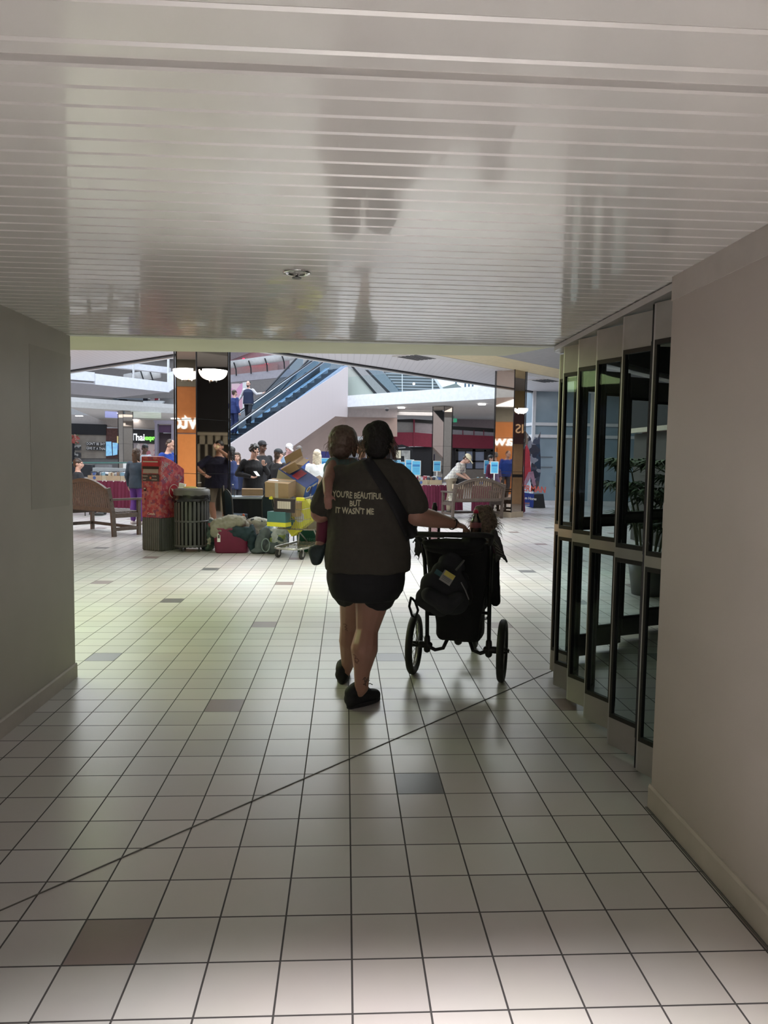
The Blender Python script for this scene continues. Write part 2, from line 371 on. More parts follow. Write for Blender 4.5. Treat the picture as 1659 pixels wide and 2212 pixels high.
# right far slab with bright white fascia
dirE = (E_-C).normalized(); Cx = C; Ex = C+dirE*14
o = MB().prism([(Cx.x,Cx.y,Z1),(Ex.x,Ex.y,Z1),(Ex.x+5,Ex.y+16,Z1),(Cx.x-2,Cx.y+16,Z1)], (0,0,.4)).build('ceiling', offw); struct(o)
struct(MB().bar((Cx.x,Cx.y,Z1+.22),(Ex.x,Ex.y,Z1+.22), .12, .50).build('trim_10', mat('bright_fascia', (.82,.83,.86), .5)))
# ================================================================== folding glass partitions
gl = glass('clear_door_glass', (.86,.90,.89), .12)
def door_panel(root_label, a, b, H=2.14, group=None, dk_=0):
    """one hinged leaf between floor points a and b"""
    a = Vector((*a,0)); b = Vector((*b,0)); L = (b-a).length; ang = math.atan2((b-a).y,(b-a).x)
    t = thing('folding_door_leaf', root_label, 'folding door', a, ang, group)
    fr = MB(); z0, zm, zt = .17, 1.0, H-.16
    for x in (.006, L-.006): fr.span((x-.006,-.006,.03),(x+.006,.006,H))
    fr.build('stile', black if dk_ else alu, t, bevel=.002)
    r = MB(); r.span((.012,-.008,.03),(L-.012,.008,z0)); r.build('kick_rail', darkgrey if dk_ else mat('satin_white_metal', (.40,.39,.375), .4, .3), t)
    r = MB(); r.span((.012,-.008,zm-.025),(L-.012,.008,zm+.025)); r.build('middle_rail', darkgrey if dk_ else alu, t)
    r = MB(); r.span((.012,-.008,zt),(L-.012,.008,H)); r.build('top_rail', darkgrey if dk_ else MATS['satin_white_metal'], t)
    g = MB()
    for z1, z2 in ((z0,zm-.025),(zm+.025,zt)):
        for q in ((.012,.026),(L-.026,L-.012)): g.span((q[0],-.010,z1),(q[1],.010,z2))
        g.span((.026,-.010,z1),(L-.026,.010,z1+.022)); g.span((.026,-.010,z2-.022),(L-.026,.010,z2))
    g.build('gasket', black, t)
    for z1, z2 in ((z0,zm-.025),(zm+.025,zt)):
        MB().span((.026,-.003,z1+.022),(L-.026,.003,z2-.022)).build('pane', gl, t)
    return t
ys = [.98, 1.29, 1.655, 1.96, 2.24, 2.56]
words = ['nearest','second','third','fourth','fifth','farthest']
for i, y in enumerate(ys):
    x = 1.30+(.02 if i in (0,) else 0)+(.07 if i == 5 else 0); dy = .19
    door_panel('chrome-edged folding glass leaf parked along the right wall, %s of the row facing the passage' % words[i], (x,y), (x+.085,y-dy))
    y0 = ys[i-1] if i else .70
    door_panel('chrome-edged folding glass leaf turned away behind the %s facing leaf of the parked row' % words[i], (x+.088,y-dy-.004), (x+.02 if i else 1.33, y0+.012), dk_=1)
# closed zigzag run across the shop mouth
P0 = Vector((1.60,2.82)); u = Vector((.7071,.7071)); nrm = Vector((.7071,-.7071)); n = 9; st = .46
for k in range(n*2):
    p = P0+u*(st/2*k)+nrm*(.05 if k % 2 else -.05); q = P0+u*(st/2*(k+1))+nrm*(-.05 if k % 2 else .05)
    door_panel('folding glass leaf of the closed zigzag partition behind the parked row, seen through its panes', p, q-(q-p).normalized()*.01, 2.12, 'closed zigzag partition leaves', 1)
tr = MB(); tr.bar((1.34,.69,2.16),(1.34,2.43,2.16),.10,.03); tr.bar((1.34,2.43,2.16),(1.56,2.80,2.165),.10,.03); tr.bar((1.56,2.80,2.165),(5.0,6.25,2.165),.10,.03)
tag(tr.build('door_track', alu), 'aluminium overhead track the folding glass leaves hang from', 'door track')
struct(MB().bar((1.75,2.95,2.31),(5.3,6.5,2.31),.12,.26).build('wall_shop_lintel', black))
#
hs = thing('door_handle_plate', 'small dark lock handle plate on the nearest parked glass leaf', 'handle', (1.372,.80,1.22), R_(-64))
MB().span((-.012,-.04,-.09),(.012,-.02,.09)).build('plate', black, hs, bevel=.003); MB().tube([(0,-.045,-.06),(0,-.075,-.05),(0,-.075,.05),(0,-.045,.06)],.007).build('grip', alu, hs)
df = thing('ceiling_diffuser', 'round white air diffuser on the dark shop ceiling behind the glass leaves', 'air vent', at(1430,772,z=2.41))
MB().lathe([(.20,.0),(.19,-.02),(.14,-.012),(.13,-.03),(.08,-.015),(.07,-.035),(.0,-.03)]).build('cone', offw, df, True)
# sprinkler in the corridor ceiling
sp = thing('sprinkler_head', 'chrome recessed sprinkler head in the middle of the plank ceiling', 'sprinkler', (-.238,.781,2.18))
MB().lathe([(.052,.001),(.056,-.003),(.050,-.007),(.036,-.005),(.034,.012)]).build('escutcheon', chrome, sp, True)
MB().lathe([(.0,.008),(.033,.008),(.033,.003),(.0,.003)]).build('cup', black, sp)
d = MB(); d.cyl((0,0,.003),(0,0,-.018),.006); d.tube([(-.011,0,0),(-.012,0,-.012),(0,0,-.022),(.012,0,-.012),(.011,0,0)],.002); d.build('frame', chrome, sp, True)
d = MB(); d.lathe([(0,-.022),(.019,-.022),(.019,-.024),(0,-.024)], n=20); d.build('deflector', darkgrey, sp)
# ================================================================== mirrored pillars with wall lamps
glow = mat('lamp_bowl_glow', (1,.96,.93), .4, emit=5.5)
def sconce(label, loc, rz, s=1., group=None, warm=0):
    t = thing('wall_lamp', label, 'wall lamp', loc, rz, group)
    b = MB(); k = 14; vs = []; fs = []
    for i in range(9):
        tt = math.pi/2*i/8
        for j in range(k+1):
            q = math.pi*j/k; vs.append((math.cos(q)*.21*s*math.cos(tt)**.8, -math.sin(q)*.17*s*math.cos(tt)**.8, -.15*s*math.sin(tt)))
    for i in range(8):
        for j in range(k): fs.append((i*(k+1)+j,i*(k+1)+j+1,(i+1)*(k+1)+j+1,(i+1)*(k+1)+j))
    b.add(vs, fs); b.build('bowl', glow, t, True)
    MB().span((-.03*s,-.01,-.17*s),(.03*s,.0,.03*s)).build('wall_bracket', chrome, t)
    MB().cyl((0,-.06*s,-.145*s),(0,-.06*s,-.185*s),.012*s,.006*s).build('finial', chrome, t, True)
    return t
def pillar(label, cx, cy, s, lit=(), H=Z1-.02, group=None, base=.14, rz=45):
    t = thing('mirrored_pillar', label, 'pillar', (cx,cy,0), R_(rz), group)
    h = s/2
    MB().span((-h+.012,-h+.012,base),(h-.012,h-.012,H)).build('mirror_cladding', mirror, t)
    e = MB()
    for sx in (-1,1):
        for sy in (-1,1): e.span((sx*h-.014,sy*h-.014,base),(sx*h+.002*sx+ .004,sy*h+.004,H))
    e.build('corner_trim', dark, t)
    jn = MB()
    for z in (1.16,2.02): jn.span((-h+.008,-h+.008,z-.004),(h-.008,h-.008,z+.004))
    jn.build('joint_line', black, t)
    MB().span((-h-.01,-h-.01,0),(h+.01,h+.01,base)).build('tiled_plinth', mat('plinth_tile', (.42,.34,.25), .4), t, bevel=.004)
    return t
PX, PY, PS = -2.365, 9.75, .625
pillar('bronze mirrored pillar behind the red mailbox and grey litter bin', PX, PY, PS)
hw = PS/2/math.sqrt(2)
sconce('lit white half-bowl lamp on the left face of the pillar behind the mailbox', (PX-hw-.012+.02,PY-hw-.012-.02,2.80), R_(-45), 1.05)
sconce('lit white half-bowl lamp on the right face of the pillar behind the mailbox', (PX+hw+.012,PY-hw-.012,2.80), R_(45), 1.05)
QX, QY, QS = 4.165, 16.25, .57
pillar('bronze mirrored pillar at the right end of the slatted bench', QX, QY, QS)
hq = QS/2/math.sqrt(2)
sconce('lit white half-bowl lamp on the pillar at the right-hand bench', (QX+hq+.06,QY-hq+.04,2.77), R_(45), .85)
p3 = at(958,880,Y=28.8); pillar('distant bronze mirrored pillar reflecting the pale escalator wall', p3.x, 29.0, .62)
p4 = at(267,889,Y=36.5); pillar('distant bronze mirrored pillar beside the blue menu boards', p4.x, 36.8, .56)
MB_ = MB(); tp = at(286,1006,Y=36.3)
tag(MB().box((at(279-6,1006,Y=36.1).x,36.25,at(279,1006,Y=36.2).z),(.42,.02,.34)).build('paper_notice', paper), 'white paper notice on the distant pillar by the menu boards', 'notice')
# ================================================================== orange shop that the pillars mirror (stands left of the frame)
org = mat('orange_shop_wall', (.55,.19,.045), .6)
SX = -8.6
st_ = thing('orange_shopfront', 'orange law office shopfront with white lit letters, seen mirrored in the pillars', 'shopfront', (SX,12,0), 0)
o_ = MB(); o_.span((-.3,-4.6,2.0),(0,4.2,3.1)); o_.span((-.3,-.70,0),(0,1.55,2.0)); o_.span((-.3,3.0,0),(0,4.2,2.0)); o_.build('fascia', org, st_)
o_ = MB(); o_.span((-.3,-4.6,3.1),(.02,4.2,3.74)); o_.build('upper_panel', mat('olive_panel', (.20,.19,.15), .6), st_)
MB().span((-1.3,-4.6,0),(-1.2,4.2,2.0)).build('lit_interior', mat('warm_interior', (.9,.42,.15), .6, emit=.9), st_)
d = MB(); 
for q in (-2.6,-1.7,-.9): d.span((-.08,q-.03,0),(0,q+.03,2.0))
d.span((-.08,-4.6,.0),(0,-.7,.12)); d.build('frame', offw, st_)
lit = mat('lit_white_letter', (.85,1,1), .4, emit=1.7)
text('lettering', 'Newton', .54, lit, st_, (.03,-1.36,2.10), (R_(90),0,R_(90)), .02, .012, 'CENTER', .88)
text('lettering', 'Law', .60, lit, st_, (.03,1.12,2.10), (R_(90),0,R_(90)), .02, .012, 'CENTER', 1.3)
# dark shop the right faces mirror
s2 = thing('dark_shopfront', 'dark shopfront with gold letters, seen mirrored in the right-hand pillar', 'shopfront', (9.6,17.6,0), 0)
MB().span((0,-2.5,2.0),(.3,2.5,3.0)).build('sign_band', mat('dark_maroon_band', (.07,.02,.02), .5), s2)
MB().span((0,-2.5,3.0),(.3,2.5,3.74)).build('upper_panel', mat('ochre_panel', (.36,.27,.13), .6), s2)
d = MB(); 
for q in (-2.5,-1.3,-.1,1.1,2.3): d.span((0,q,0),(.1,q+.2,2.0))
d.span((0,-2.5,.9),(.1,2.5,1.0)); d.build('window_frame', black, s2)
MB().span((.5,-2.5,0),(.6,2.5,2.0)).build('lit_interior', mat('tan_interior', (.50,.33,.20), .6, emit=.15), s2)
text('lettering', 'UNS', .42, mat('gold_letter', (.9,.6,.35), .4, emit=.6), s2, (-.02,.0,2.35), (R_(90),0,R_(-90)), .01)
# shop to the right of the mouth that pillar one mirrors (black panel and pale slats)
s3 = thing('slatted_shopfront', 'black and beige slatted shopfront, seen mirrored in the pillar by the mailbox', 'shopfront', (5.2,8.9,0), 0)
MB().span((0,-1.9,2.05),(.2,2.2,3.74)).build('black_panel', mat('matt_black_panel', (.012,.012,.014), .8), s3)
MB().span((-.05,-1.9,1.98),(.05,2.2,2.06)).build('rail', mat('beige_rail', (.40,.36,.28), .6), s3)
d = MB(); q = -1.9
while q < .0: d.span((0,q,0),(.04,q+.06,1.98)); q += .20
d.span((0,-1.9,1.75),(.05,0,1.98)); d.build('slats', MATS['beige_rail'], s3); MB().span((.15,-1.9,0),(.2,2.2,1.98)).build('backing', mat('brown_backing', (.05,.045,.04), .8), s3)
# ================================================================== frosted glass shopfront at the right
fg = mat('frosted_blue_glass', (.26,.34,.40), .25, var=.12, scale=1.2, spec=.7)
fw = thing('frosted_glass_shopfront', 'pale blue frosted glass shopfront with white mullions behind the cardboard display', 'shopfront', (0,21.5,0))
x0 = at(1150,1000,Y=21.5).x; x1 = x0+3.6
MB().span((x0,.03,.12),(x1,.06,3.74)).build('glazing', fg, fw)
wm = mat('white_mullion', (.66,.66,.68), .5)
d = MB()
for x in (x0, x0+1.0, x0+1.95, x1): d.span((x-.05,-.06,0),(x+.05,.04,3.74))
d.span((x0,-.04,0),(x1,.02,.14)); d.build('mullion', wm, fw)
z1_, z2_ = at(1175,916,Y=21.45).z, at(1175,942,Y=21.45).z
MB().span((x0,-.05,z1_-.05),(x1,.02,z1_+.05)).build('transom', wm, fw); MB().span((x0,-.05,z2_-.05),(x1,.02,z2_+.05)).build('transom', wm, fw)
MB().prism([(x0,0,.1),(x0-.25,1.6,.1),(x0-.25,1.6,3.74),(x0,0,3.74)], (0,.06,0)).build('side_glazing', fg, fw)
d = MB()
for z in (z1_,z2_,.1): d.bar((x0,-.02,z),(x0-.25,1.58,z),.06,.1)
d.build('side_transom', wm, fw)
hx = at(1201,1045,Y=21.4).x; MB().tube([(hx,-.06,.62),(hx,-.12,.64),(hx,-.12,1.02),(hx,-.06,1.04)],.02).build('pull_handle', black, fw)
d = MB(); a = at(1168,987,Y=21.4); b = at(1196,987,Y=21.4); d.box(((a.x+b.x)/2,-.005,a.z),(b.x-a.x,.012,.02)); a2 = at(1166,1009,Y=21.4); d.box(((a.x+b.x)/2,-.005,a2.z),(b.x-a.x,.012,.02)); d.build('etched_lines', darkgrey, fw)
# pink wall band seen past it through the folding glass
pw = thing('pink_shopfront', 'pink banded shopfront seen through the folding glass leaves', 'shopfront', (0,23.2,0))
a = at(1331,902,Y=23.2); b = at(1420,962,Y=23.2)
MB().span((a.x,0,b.z),(b.x+1,.1,a.z)).build('band', mat('rose_band', (.42,.10,.15), .6), pw)
MB().span((a.x,.02,0),(a.x+.25,.1,b.z)).build('pier', white, pw); MB().span((a.x+.25,.06,0),(b.x+1,.1,b.z)).build('door', mat('brown_door', (.14,.08,.06), .6), pw)
MB().span((a.x-.2,.03,a.z),(b.x+1,.1,3.74)).build('upper_wall', mat('putty_panels', (.30,.28,.24), .6), pw)
# potted palm behind the partitions
pp = thing('potted_palm', 'dark green potted palm behind the folding glass leaves', 'plant', (2.45,4.15,0)); 
pp.location = (at(1398,1300,Y=5.5).x,5.5,0)
MB().lathe([(0,0),(.17,0),(.22,.36),(.20,.36),(.19,.32),(0,.32)]).build('pot', darkgrey, pp, True)
stm = MB(); lf = MB(); random.seed(5)
for i in range(12):
    q = i*2.4; r = .05+.06*random.random(); h = .55+random.random()*.85
    top = Vector((math.cos(q)*r*3.2, math.sin(q)*r*3.2, h)); stm.tube([(math.cos(q)*r,math.sin(q)*r,.3), top*.6+Vector((0,0,.1)), top], [.014,.011,.008], 6)
    for f in range(9):
        q2 = q+f*.7; d0 = Vector((math.cos(q2),math.sin(q2),.5)).normalized(); hub = top+d0*.14; stm.tube([top, hub], .005, 5)
        for g in range(9):
            an = (g-4)*.33; side = d0.cross(Vector((0,0,1))).normalized(); dd = (d0*math.cos(an)+side*math.sin(an)).normalized()
            L = .31-abs(g-4)*.02; tip = hub+dd*L+Vector((0,0,-.09)); mid = hub+dd*L*.5+Vector((0,0,.01)); sw = dd.cross(Vector((0,0,1))).normalized()*.020
            lf.add([hub, mid+sw, tip, mid-sw, mid+Vector((0,0,-.006))], [(0,1,2,4),(0,4,2,3),(0,3,2,1)])
stm.build('stem', mat('palm_stem', (.05,.055,.03), .7), pp); lf.build('foliage', mat('palm_leaf', (.022,.045,.02), .5), pp)
# ================================================================== escalator to the upper floor (runs at 45 degrees)
E0 = at(500,958,Y=26.0); E1 = at(752,791,Y=30.15); 
ud = (E1-E0); uh = Vector((ud.x,ud.y,0)).normalized(); slope = ud.z/Vector((ud.x,ud.y,0)).length; nb = Vector((-uh.y,uh.x,0))
def ep(s, off, dz=0):  # s: horizontal metres from E0, off: metres behind the near side
    return Vector((E0.x,E0.y,0))+uh*s+nb*off+Vector((0,0,E0.z+slope*s+dz))
Ltop = Vector((ud.x,ud.y,0)).length; s0 = -E0.z/slope+.2
pale = stripes('pale_pink_panelling', (.66,.57,.56), (.63,.545,.535), 5.0, 'X', .55, .96)
s0 += 1.0
es = thing('escalator', 'escalator with blue-lit glass sides and pale pink panelled flank', 'escalator', (0,0,0))
es.location = (E0.x,E0.y,0); es.rotation_euler = (0,0,math.atan2(uh.y,uh.x))
def L_(s, off, z): return (s, off, z)
zt = lambda s: E0.z+slope*s
c2 = at(727,898,Y=29.6); sb = (Vector((c2.x,c2.y,0))-Vector((E0.x,E0.y,0))).dot(uh); zb = at(727,899,Y=29.6).z
slb = at(560,1040,Y=27).z
MB().prism([(s0,0,0),(s0,0,.3),(0,0,zt(0)),(Ltop-.5,0,zt(Ltop-.5)),(Ltop-.15,0,zt(Ltop)-.06),(Ltop+.0,0,zt(Ltop)-.03),(Ltop,0,zb),(sb,0,zb),(sb-(zb)/slope,0,0)], (0,.12,0)).build('side_panelling', pale, es)
MB().prism([(s0,.02,.25),(Ltop-.3,.02,zt(Ltop-.3)),(Ltop,.02,zt(Ltop)),(Ltop,.02,zt(Ltop)+.06),(Ltop-.3,.02,zt(Ltop-.3)+.14),(s0,.02,.40)], (0,.10,0)).build('deck_trim', mat('blue_steel_deck', (.48,.60,.78), .3, .5), es)
eg = glass('escalator_glass', (.78,.87,.93), .25)
hr = mat('steel_blue_rail', (.62,.68,.78), .25, .8)
for off, nm in ((.12,'near'),(1.15,'far')):
    MB().prism([(s0+.2,off,.45),(Ltop,off,zt(Ltop)+.1),(Ltop,off,zt(Ltop)+.92),(s0+.2,off,1.25)], (0,.015,0)).build('glass_side', eg, es)
    MB().tube([(s0-.1,off,.9),(s0+.2,off,1.27),(Ltop,off,zt(Ltop)+.94),(Ltop+.8,off,zt(Ltop)+.94)], .035).build('handrail', mat('black_rubber', (.02,.02,.025), .4), es, True)
    MB().tube([(s0+.2,off-.03,1.21),(Ltop,off-.03,zt(Ltop)+.88)], .028).build('rail_light', hr, es, True)
MB().prism([(s0,.25,.1),(Ltop,.25,zt(Ltop)-.05),(Ltop,.25,zt(Ltop)-.5),(s0,.25,-.0)], (0,.75,0)).build('step_base', black, es)
stp = MB(); k = s0+.3
while k < Ltop: stp.span((k,.28,zt(k)-.12),(k+.38,.98,zt(k)+.06)); k += .40
stp.build('steps', mat('grey_steps', (.07,.08,.10), .4, .5), es)
MB().prism([(s0,.14,.2),(Ltop,.14,zt(Ltop)-.1),(Ltop,.14,zt(Ltop)+.12),(s0,.14,.38)], (0,.05,0)).build('skirt_panel', black, es)
MB().prism([(s0,1.2,.0),(Ltop,1.2,zt(Ltop)-.5),(Ltop,1.2,zt(Ltop)+.02),(s0,1.2,.3)], (0,.3,0)).build('inner_deck', mat('pale_blue_deck', (.45,.56,.68), .35, .4), es)
# second flight behind
s0 += 2.6
e2 = thing('escalator', 'darker second escalator flight running behind the panelled one', 'escalator', es.location+nb*2.0, es.rotation_euler.z)
for off in (0.0,1.1):
    MB().prism([(s0,off,.45),(Ltop,off,zt(Ltop)+.1),(Ltop,off,zt(Ltop)+.92),(s0,off,1.25)], (0,.015,0)).build('glass_side', eg, e2)
    MB().tube([(s0,off,1.2),(Ltop,off,zt(Ltop)+.94)], .045).build('handrail', MATS['black_rubber'], e2, True)
MB().prism([(s0,-.1,.0),(Ltop,-.1,zt(Ltop)-.5),(Ltop,-.1,zt(Ltop)+.12),(s0,-.1,.35)], (0,.3,0)).build('side_deck', black, e2)
MB().prism([(s0,.2,.1),(Ltop,.2,zt(Ltop)-.05),(Ltop,.2,zt(Ltop)-.5),(s0,.2,0)], (0,.75,0)).build('step_base', MATS['grey_steps'], e2)
# recessed pink wall below the flight: same panelling, its shade put into the colour
pk = mat('shaded_pink_panelling', (.55,.42,.37), .6, scale=1)
rw0 = at(560,990,Y=28.3); rw1 = at(860,900,Y=33)
zr = at(800,902,Y=31.5).z
rr = struct(MB().prism([(-4.5,28.4,0),(-4.5,28.4,zr+.1),(0,31.6,zr+.1),(at(858,900,Y=32).x,32,zr+.1),(at(858,943,Y=32).x,32,at(858,943,Y=32).z),(-.2,31.7,at(760,943,Y=31.7).z),(-.2,31.7,0)], (0,.15,0)).build('wall_escalator_base', pk))
# lighter upper box right of the corner
def wall_px(name, x1, y1, x2, y2, Y, th, m, cat=None, label=None, parent=None):
    a = at(x1,y1,Y=Y); b = at(x2,y2,Y=Y); xl, xr = a.x, at(x2,(y1+y2)/2,Y=Y).x
    o = MB().span((a.x,Y,b.z),(b.x,Y+th,a.z)).build(name, m, parent)
    if label: tag(o, label, cat)
    return o
struct(wall_px('trim_11', 752, 876, 858, 902, 31.3, .5, mat('rosy_panel', (.62,.54,.52), .6)))
struct(wall_px('trim_12', 834, 884, 940, 898, 32.5, .5, offw))
# stair flank, rail, louvre wall and daylight windows of the upper floor
def vpoly(name, pts, Y, th, m, parent=None):
    return MB().prism([at(px,py,Y=Y) for px, py in pts], (0,th,0)).build(name, m, parent)
f2 = thing('escalator', 'descending escalator flank above the white fascia, right of the panelled corner', 'escalator', (0,0,0))
vpoly('side_panelling', [(752,795),(764,798),(822,866),(752,872)], 31.0, .15, stripes('grey_green_panelling', (.50,.50,.45), (.47,.47,.42), 5., 'X', .6, .95), f2)
vpoly('handrail', [(757,790),(762,790),(826,863),(820,864)], 30.9, .1, black, f2)
vpoly('handrail', [(789,799),(795,799),(856,860),(849,861)], 32.0, .1, MATS['black_rubber'], f2)
vpoly('glass_side', [(796,800),(824,800),(880,858),(856,860)], 32.2, .03, eg, f2)
lv = stripes('louvre_slats', (.05,.06,.065), (.30,.33,.36), 7.0, 'Z', .5, .42)
ld = thing('louvred_bulkhead', 'grey louvred slanting bulkhead under the upper stair', 'bulkhead', (0,0,0))
vpoly('slats', [(824,795),(935,812),(966,858),(880,866)], 34, .3, lv, ld)
vpoly('edge_trim', [(933,812),(938,811),(969,856),(963,858)], 33.9, .35, white, ld)
vpoly('post', [(933,815),(935.5,815),(936,858),(933.5,858)], 33.5, .05, white, ld)
vpoly('post', [(868,800),(869.6,800),(870,862),(868.4,862)], 33.5, .05, white, ld)
gb = thing('globe_lamp', 'small lit round lamp in front of the louvred bulkhead', 'lamp', at(894,829,Y=33.6))
MB().ell((0,0,0),(.06,.06,.06)).build('globe', glow, gb, True)
day = mat('daylight_window', (.85,.93,1), .3, emit=1.15)
dw = thing('upper_window_wall', 'bright daylight windows of the upper floor right of the louvres', 'window', (0,0,0))
vpoly('glazing', [(938,805),(1080,825),(1080,858),(965,866)], 44, .1, day, dw)
d = MB()
for px in (984,1004,1012,1020): a = at(px,860,Y=43.8); d.span((a.x-.05,43.7,a.z-.5),(a.x+.05,43.8,a.z+2.5))
d.build('mullion', mat('blue_grey_frame', (.16,.25,.34), .5), dw)
vpoly('ledge', [(950,838),(985,828),(1000,838),(1003,850),(960,850)], 43, .4, mat('grey_green_ledge', (.42,.46,.44), .6), dw)  # ledge in a plain grey-green
gpane = thing('glass_balustrade', 'clear glass balustrade standing on the bright white fascia', 'balustrade', (0,0,0))
MB().prism([C+Vector((0,.1,.5)), Ex+Vector((0,.1,.5)), Ex+Vector((0,.1,1.3)), C+Vector((0,.1,1.3))], (0,.02,0)).build('pane', glass('balustrade_glass', (.93,.97,.97), .06), gpane)
# scenes above the left shops: pink shop upstairs with red sign
us = thing('upstairs_shop', 'pink-walled upstairs bank shop with red lit sign above the escalator', 'shop', (0,0,0))
vpoly('wall', [(495,755),(625,755),(625,800),(495,800)], 46, .2, mat('dusty_pink', (.42,.29,.30), .6), us)
vpoly('ceiling_edge', [(495,755),(560,755),(500,777)], 45.5, .2, mat('mauve_grey', (.28,.23,.24), .6), us)
a = at(551,785,Y=45.4); redl = mat('red_lit_letter', (1,.03,.10), .4, emit=1.6)
text('lettering', 'Scotiabank', .42, redl, us, (a.x,45.3,a.z), (R_(90),R_(1.5),0), .03, .006, 'CENTER', .9)
vpoly('shopfront', [(495,795),(600,785),(600,806),(495,815)], 45.6, .2, mat('rosy_shop', (.40,.25,.24), .6), us)
br = thing('upper_railing', 'pale round railing with dark brackets in front of the upstairs shop', 'railing', (0,0,0))
a = at(495,788,Y=42); b = at(642,768,Y=42); br_ = MB(); br_.tube([a,b],.22,12); br_.build('rail', offw, br, True)
for px, py in ((508,795),(540,791),(575,786),(612,780)):
    q = at(px,py,Y=41.7); MB().tube([q+Vector((-.08,0,.32)),q+Vector((.0,-.05,.1)),q+Vector((.05,0,-.1)),q+Vector((.07,0,-.45))],.04).build('bracket', black, br)
vpoly('slab_edge', [(495,810),(620,797),(640,800),(640,812),(495,826)], 41.9, .4, mat('lilac_fascia', (.45,.42,.46), .6), br)
vpoly('lower_shop_wall', [(495,826),(560,818),(640,812),(640,900),(495,960)], 45, .2, mat('lower_taupe', (.34,.31,.30), .6), br)
ad = thing('pink_poster', 'large pink fashion poster left of the men on the escalator', 'poster', (0,0,0))
vpoly('sheet', [(500,829),(524,828),(524,888),(500,890)], 41, .03, patches('pink_print', [(.75,.35,.55),(.80,.55,.60),(.45,.25,.30),(.08,.07,.12),(.7,.4,.5)], 1.6), ad)
vpoly('frame', [(524,826),(534,825),(534,880),(524,884)], 41, .05, white, ad)
# ================================================================== far left: upper walkways, banners, food court
upl = mat('walkway_white', (.74,.74,.78), .5)
mv = mat('mauve_soffit', (.50,.47,.50), .6)
uw = thing('upper_walkway', 'white boxed upper walkway corner seen above the food court', 'walkway', (0,0,0))
zb = 4.15
q = [at(px,py,z=zb) for px, py in ((150,826),(204,830),(364,847),(250,859),(150,851))]
MB().prism([(p.x,p.y,zb) for p in q], (0,0,.05)).build('soffit', mv, uw)
p1, p2, p0 = q[1], q[2], q[0]
MB().bar((p1.x,p1.y,zb+.20),(p2.x,p2.y,zb+.20),.1,.42).build('parapet', upl, uw)
MB().bar((p0.x-1,p0.y-.8,zb+.28),(p1.x,p1.y,zb+.28),.1,.34).build('side_parapet', upl, uw)
uw2 = thing('upper_walkway', 'higher white walkway band with brown shopfronts behind, left of the mirrored pillar', 'walkway', (0,0,0))
vpoly('band', [(150,795),(205,790),(290,798),(364,806),(364,793),(290,785),(205,772),(150,775)], 34, .5, upl, uw2)
vpoly('shop_wall', [(150,760),(376,755),(376,860),(150,860)], 41, .2, mat('brown_grey_wall', (.20,.18,.17), .6), uw2)
vpoly('top_band', [(150,755),(376,755),(376,775),(290,770),(150,790)], 40.6, .2, upl, uw2)
vpoly('end_post', [(361,772),(364,772),(364,846),(361,845)], 33.5, .2, white, uw2)
vpoly('post', [(286,785),(288,785),(288,818),(286,818)], 33.5, .2, white, uw2)
vpoly('corner_panel', [(364,805),(378,800),(378,838),(364,846)], 32, .2, upl, uw2)
a = at(270,818,Y=38); b = at(345,806,Y=38); t_ = thing('upper_railing', 'pale round railing with brackets on the far upper walkway', 'railing', (0,0,0))
MB().tube([a,b],.25,12).build('rail', offw, t_, True)
for px in (290,309,329): p = at(px,812,Y=37.7); MB().tube([p+Vector((-.12,0,.25)),p+Vector((-.02,-.1,0)),p+Vector((.1,0,-.45))],.035).build('bracket', black, t_)
# escalator and stair flank left, above the fascia
lf_ = thing('escalator', 'blue-railed escalator flank at the far left above the food court', 'escalator', (0,0,0))
vpoly('side_panelling', [(150,869),(376,885),(376,870),(262,853),(195,849),(168,868)], 43, .2, mat('taupe_panel', (.26,.25,.23), .6), lf_)
vpoly('handrail', [(150,858),(196,849),(201,851),(168,868),(150,869)], 42.5, .2, hr, lf_)
vpoly('glass_side', [(232,853),(250,855),(285,876),(262,875)], 42.6, .05, eg, lf_)
vpoly('handrail', [(246,855),(268,858),(290,878),(276,877)], 42.4, .1, MATS['black_rubber'], lf_)
bn = thing('hanging_banner', 'red and green hanging banners on the upper floor left of the pillar', 'banner', (0,0,0))
for i, (px, py, w_, h_, c) in enumerate(((322,853,7,9,(.05,.32,.18)),(331,851,7,10,(.6,.02,.05)),(338,857,8,14,(.55,.02,.05)),(314,860,10,13,(.03,.03,.05)),(329,864,9,10,(.8,.75,.78)))):
    vpoly('cloth', [(px-w_/2,py-h_/2),(px+w_/2,py-h_/2),(px+w_/2,py+h_/2),(px-w_/2,py+h_/2)], 41.5+i*.1, .03, mat('banner_%d' % i, c, .6), bn)
dsx = thing('upper_display', 'white and blue display cases on the upper floor', 'display', (0,0,0))
vpoly('case', [(252,856),(312,852),(312,864),(252,861)], 42.2, .2, mat('ice_blue_panel', (.55,.62,.72), .5), dsx)
vpoly('case', [(309,866),(354,866),(350,872),(309,872)], 41.2, .3, white, dsx); vpoly('base', [(300,876),(376,878),(376,882),(300,880)], 41.0, .3, mat('pale_aqua', (.55,.72,.75), .4), dsx)
vpoly('side_wall', [(345,845),(376,842),(376,878),(345,872)], 41.8, .2, mat('grey_putty', (.38,.37,.36), .6), dsx); vpoly('red_frame', [(355,847),(362,847),(362,859),(355,859)], 41.3, .05, mat('red_frame', (.5,.03,.06), .5), dsx)
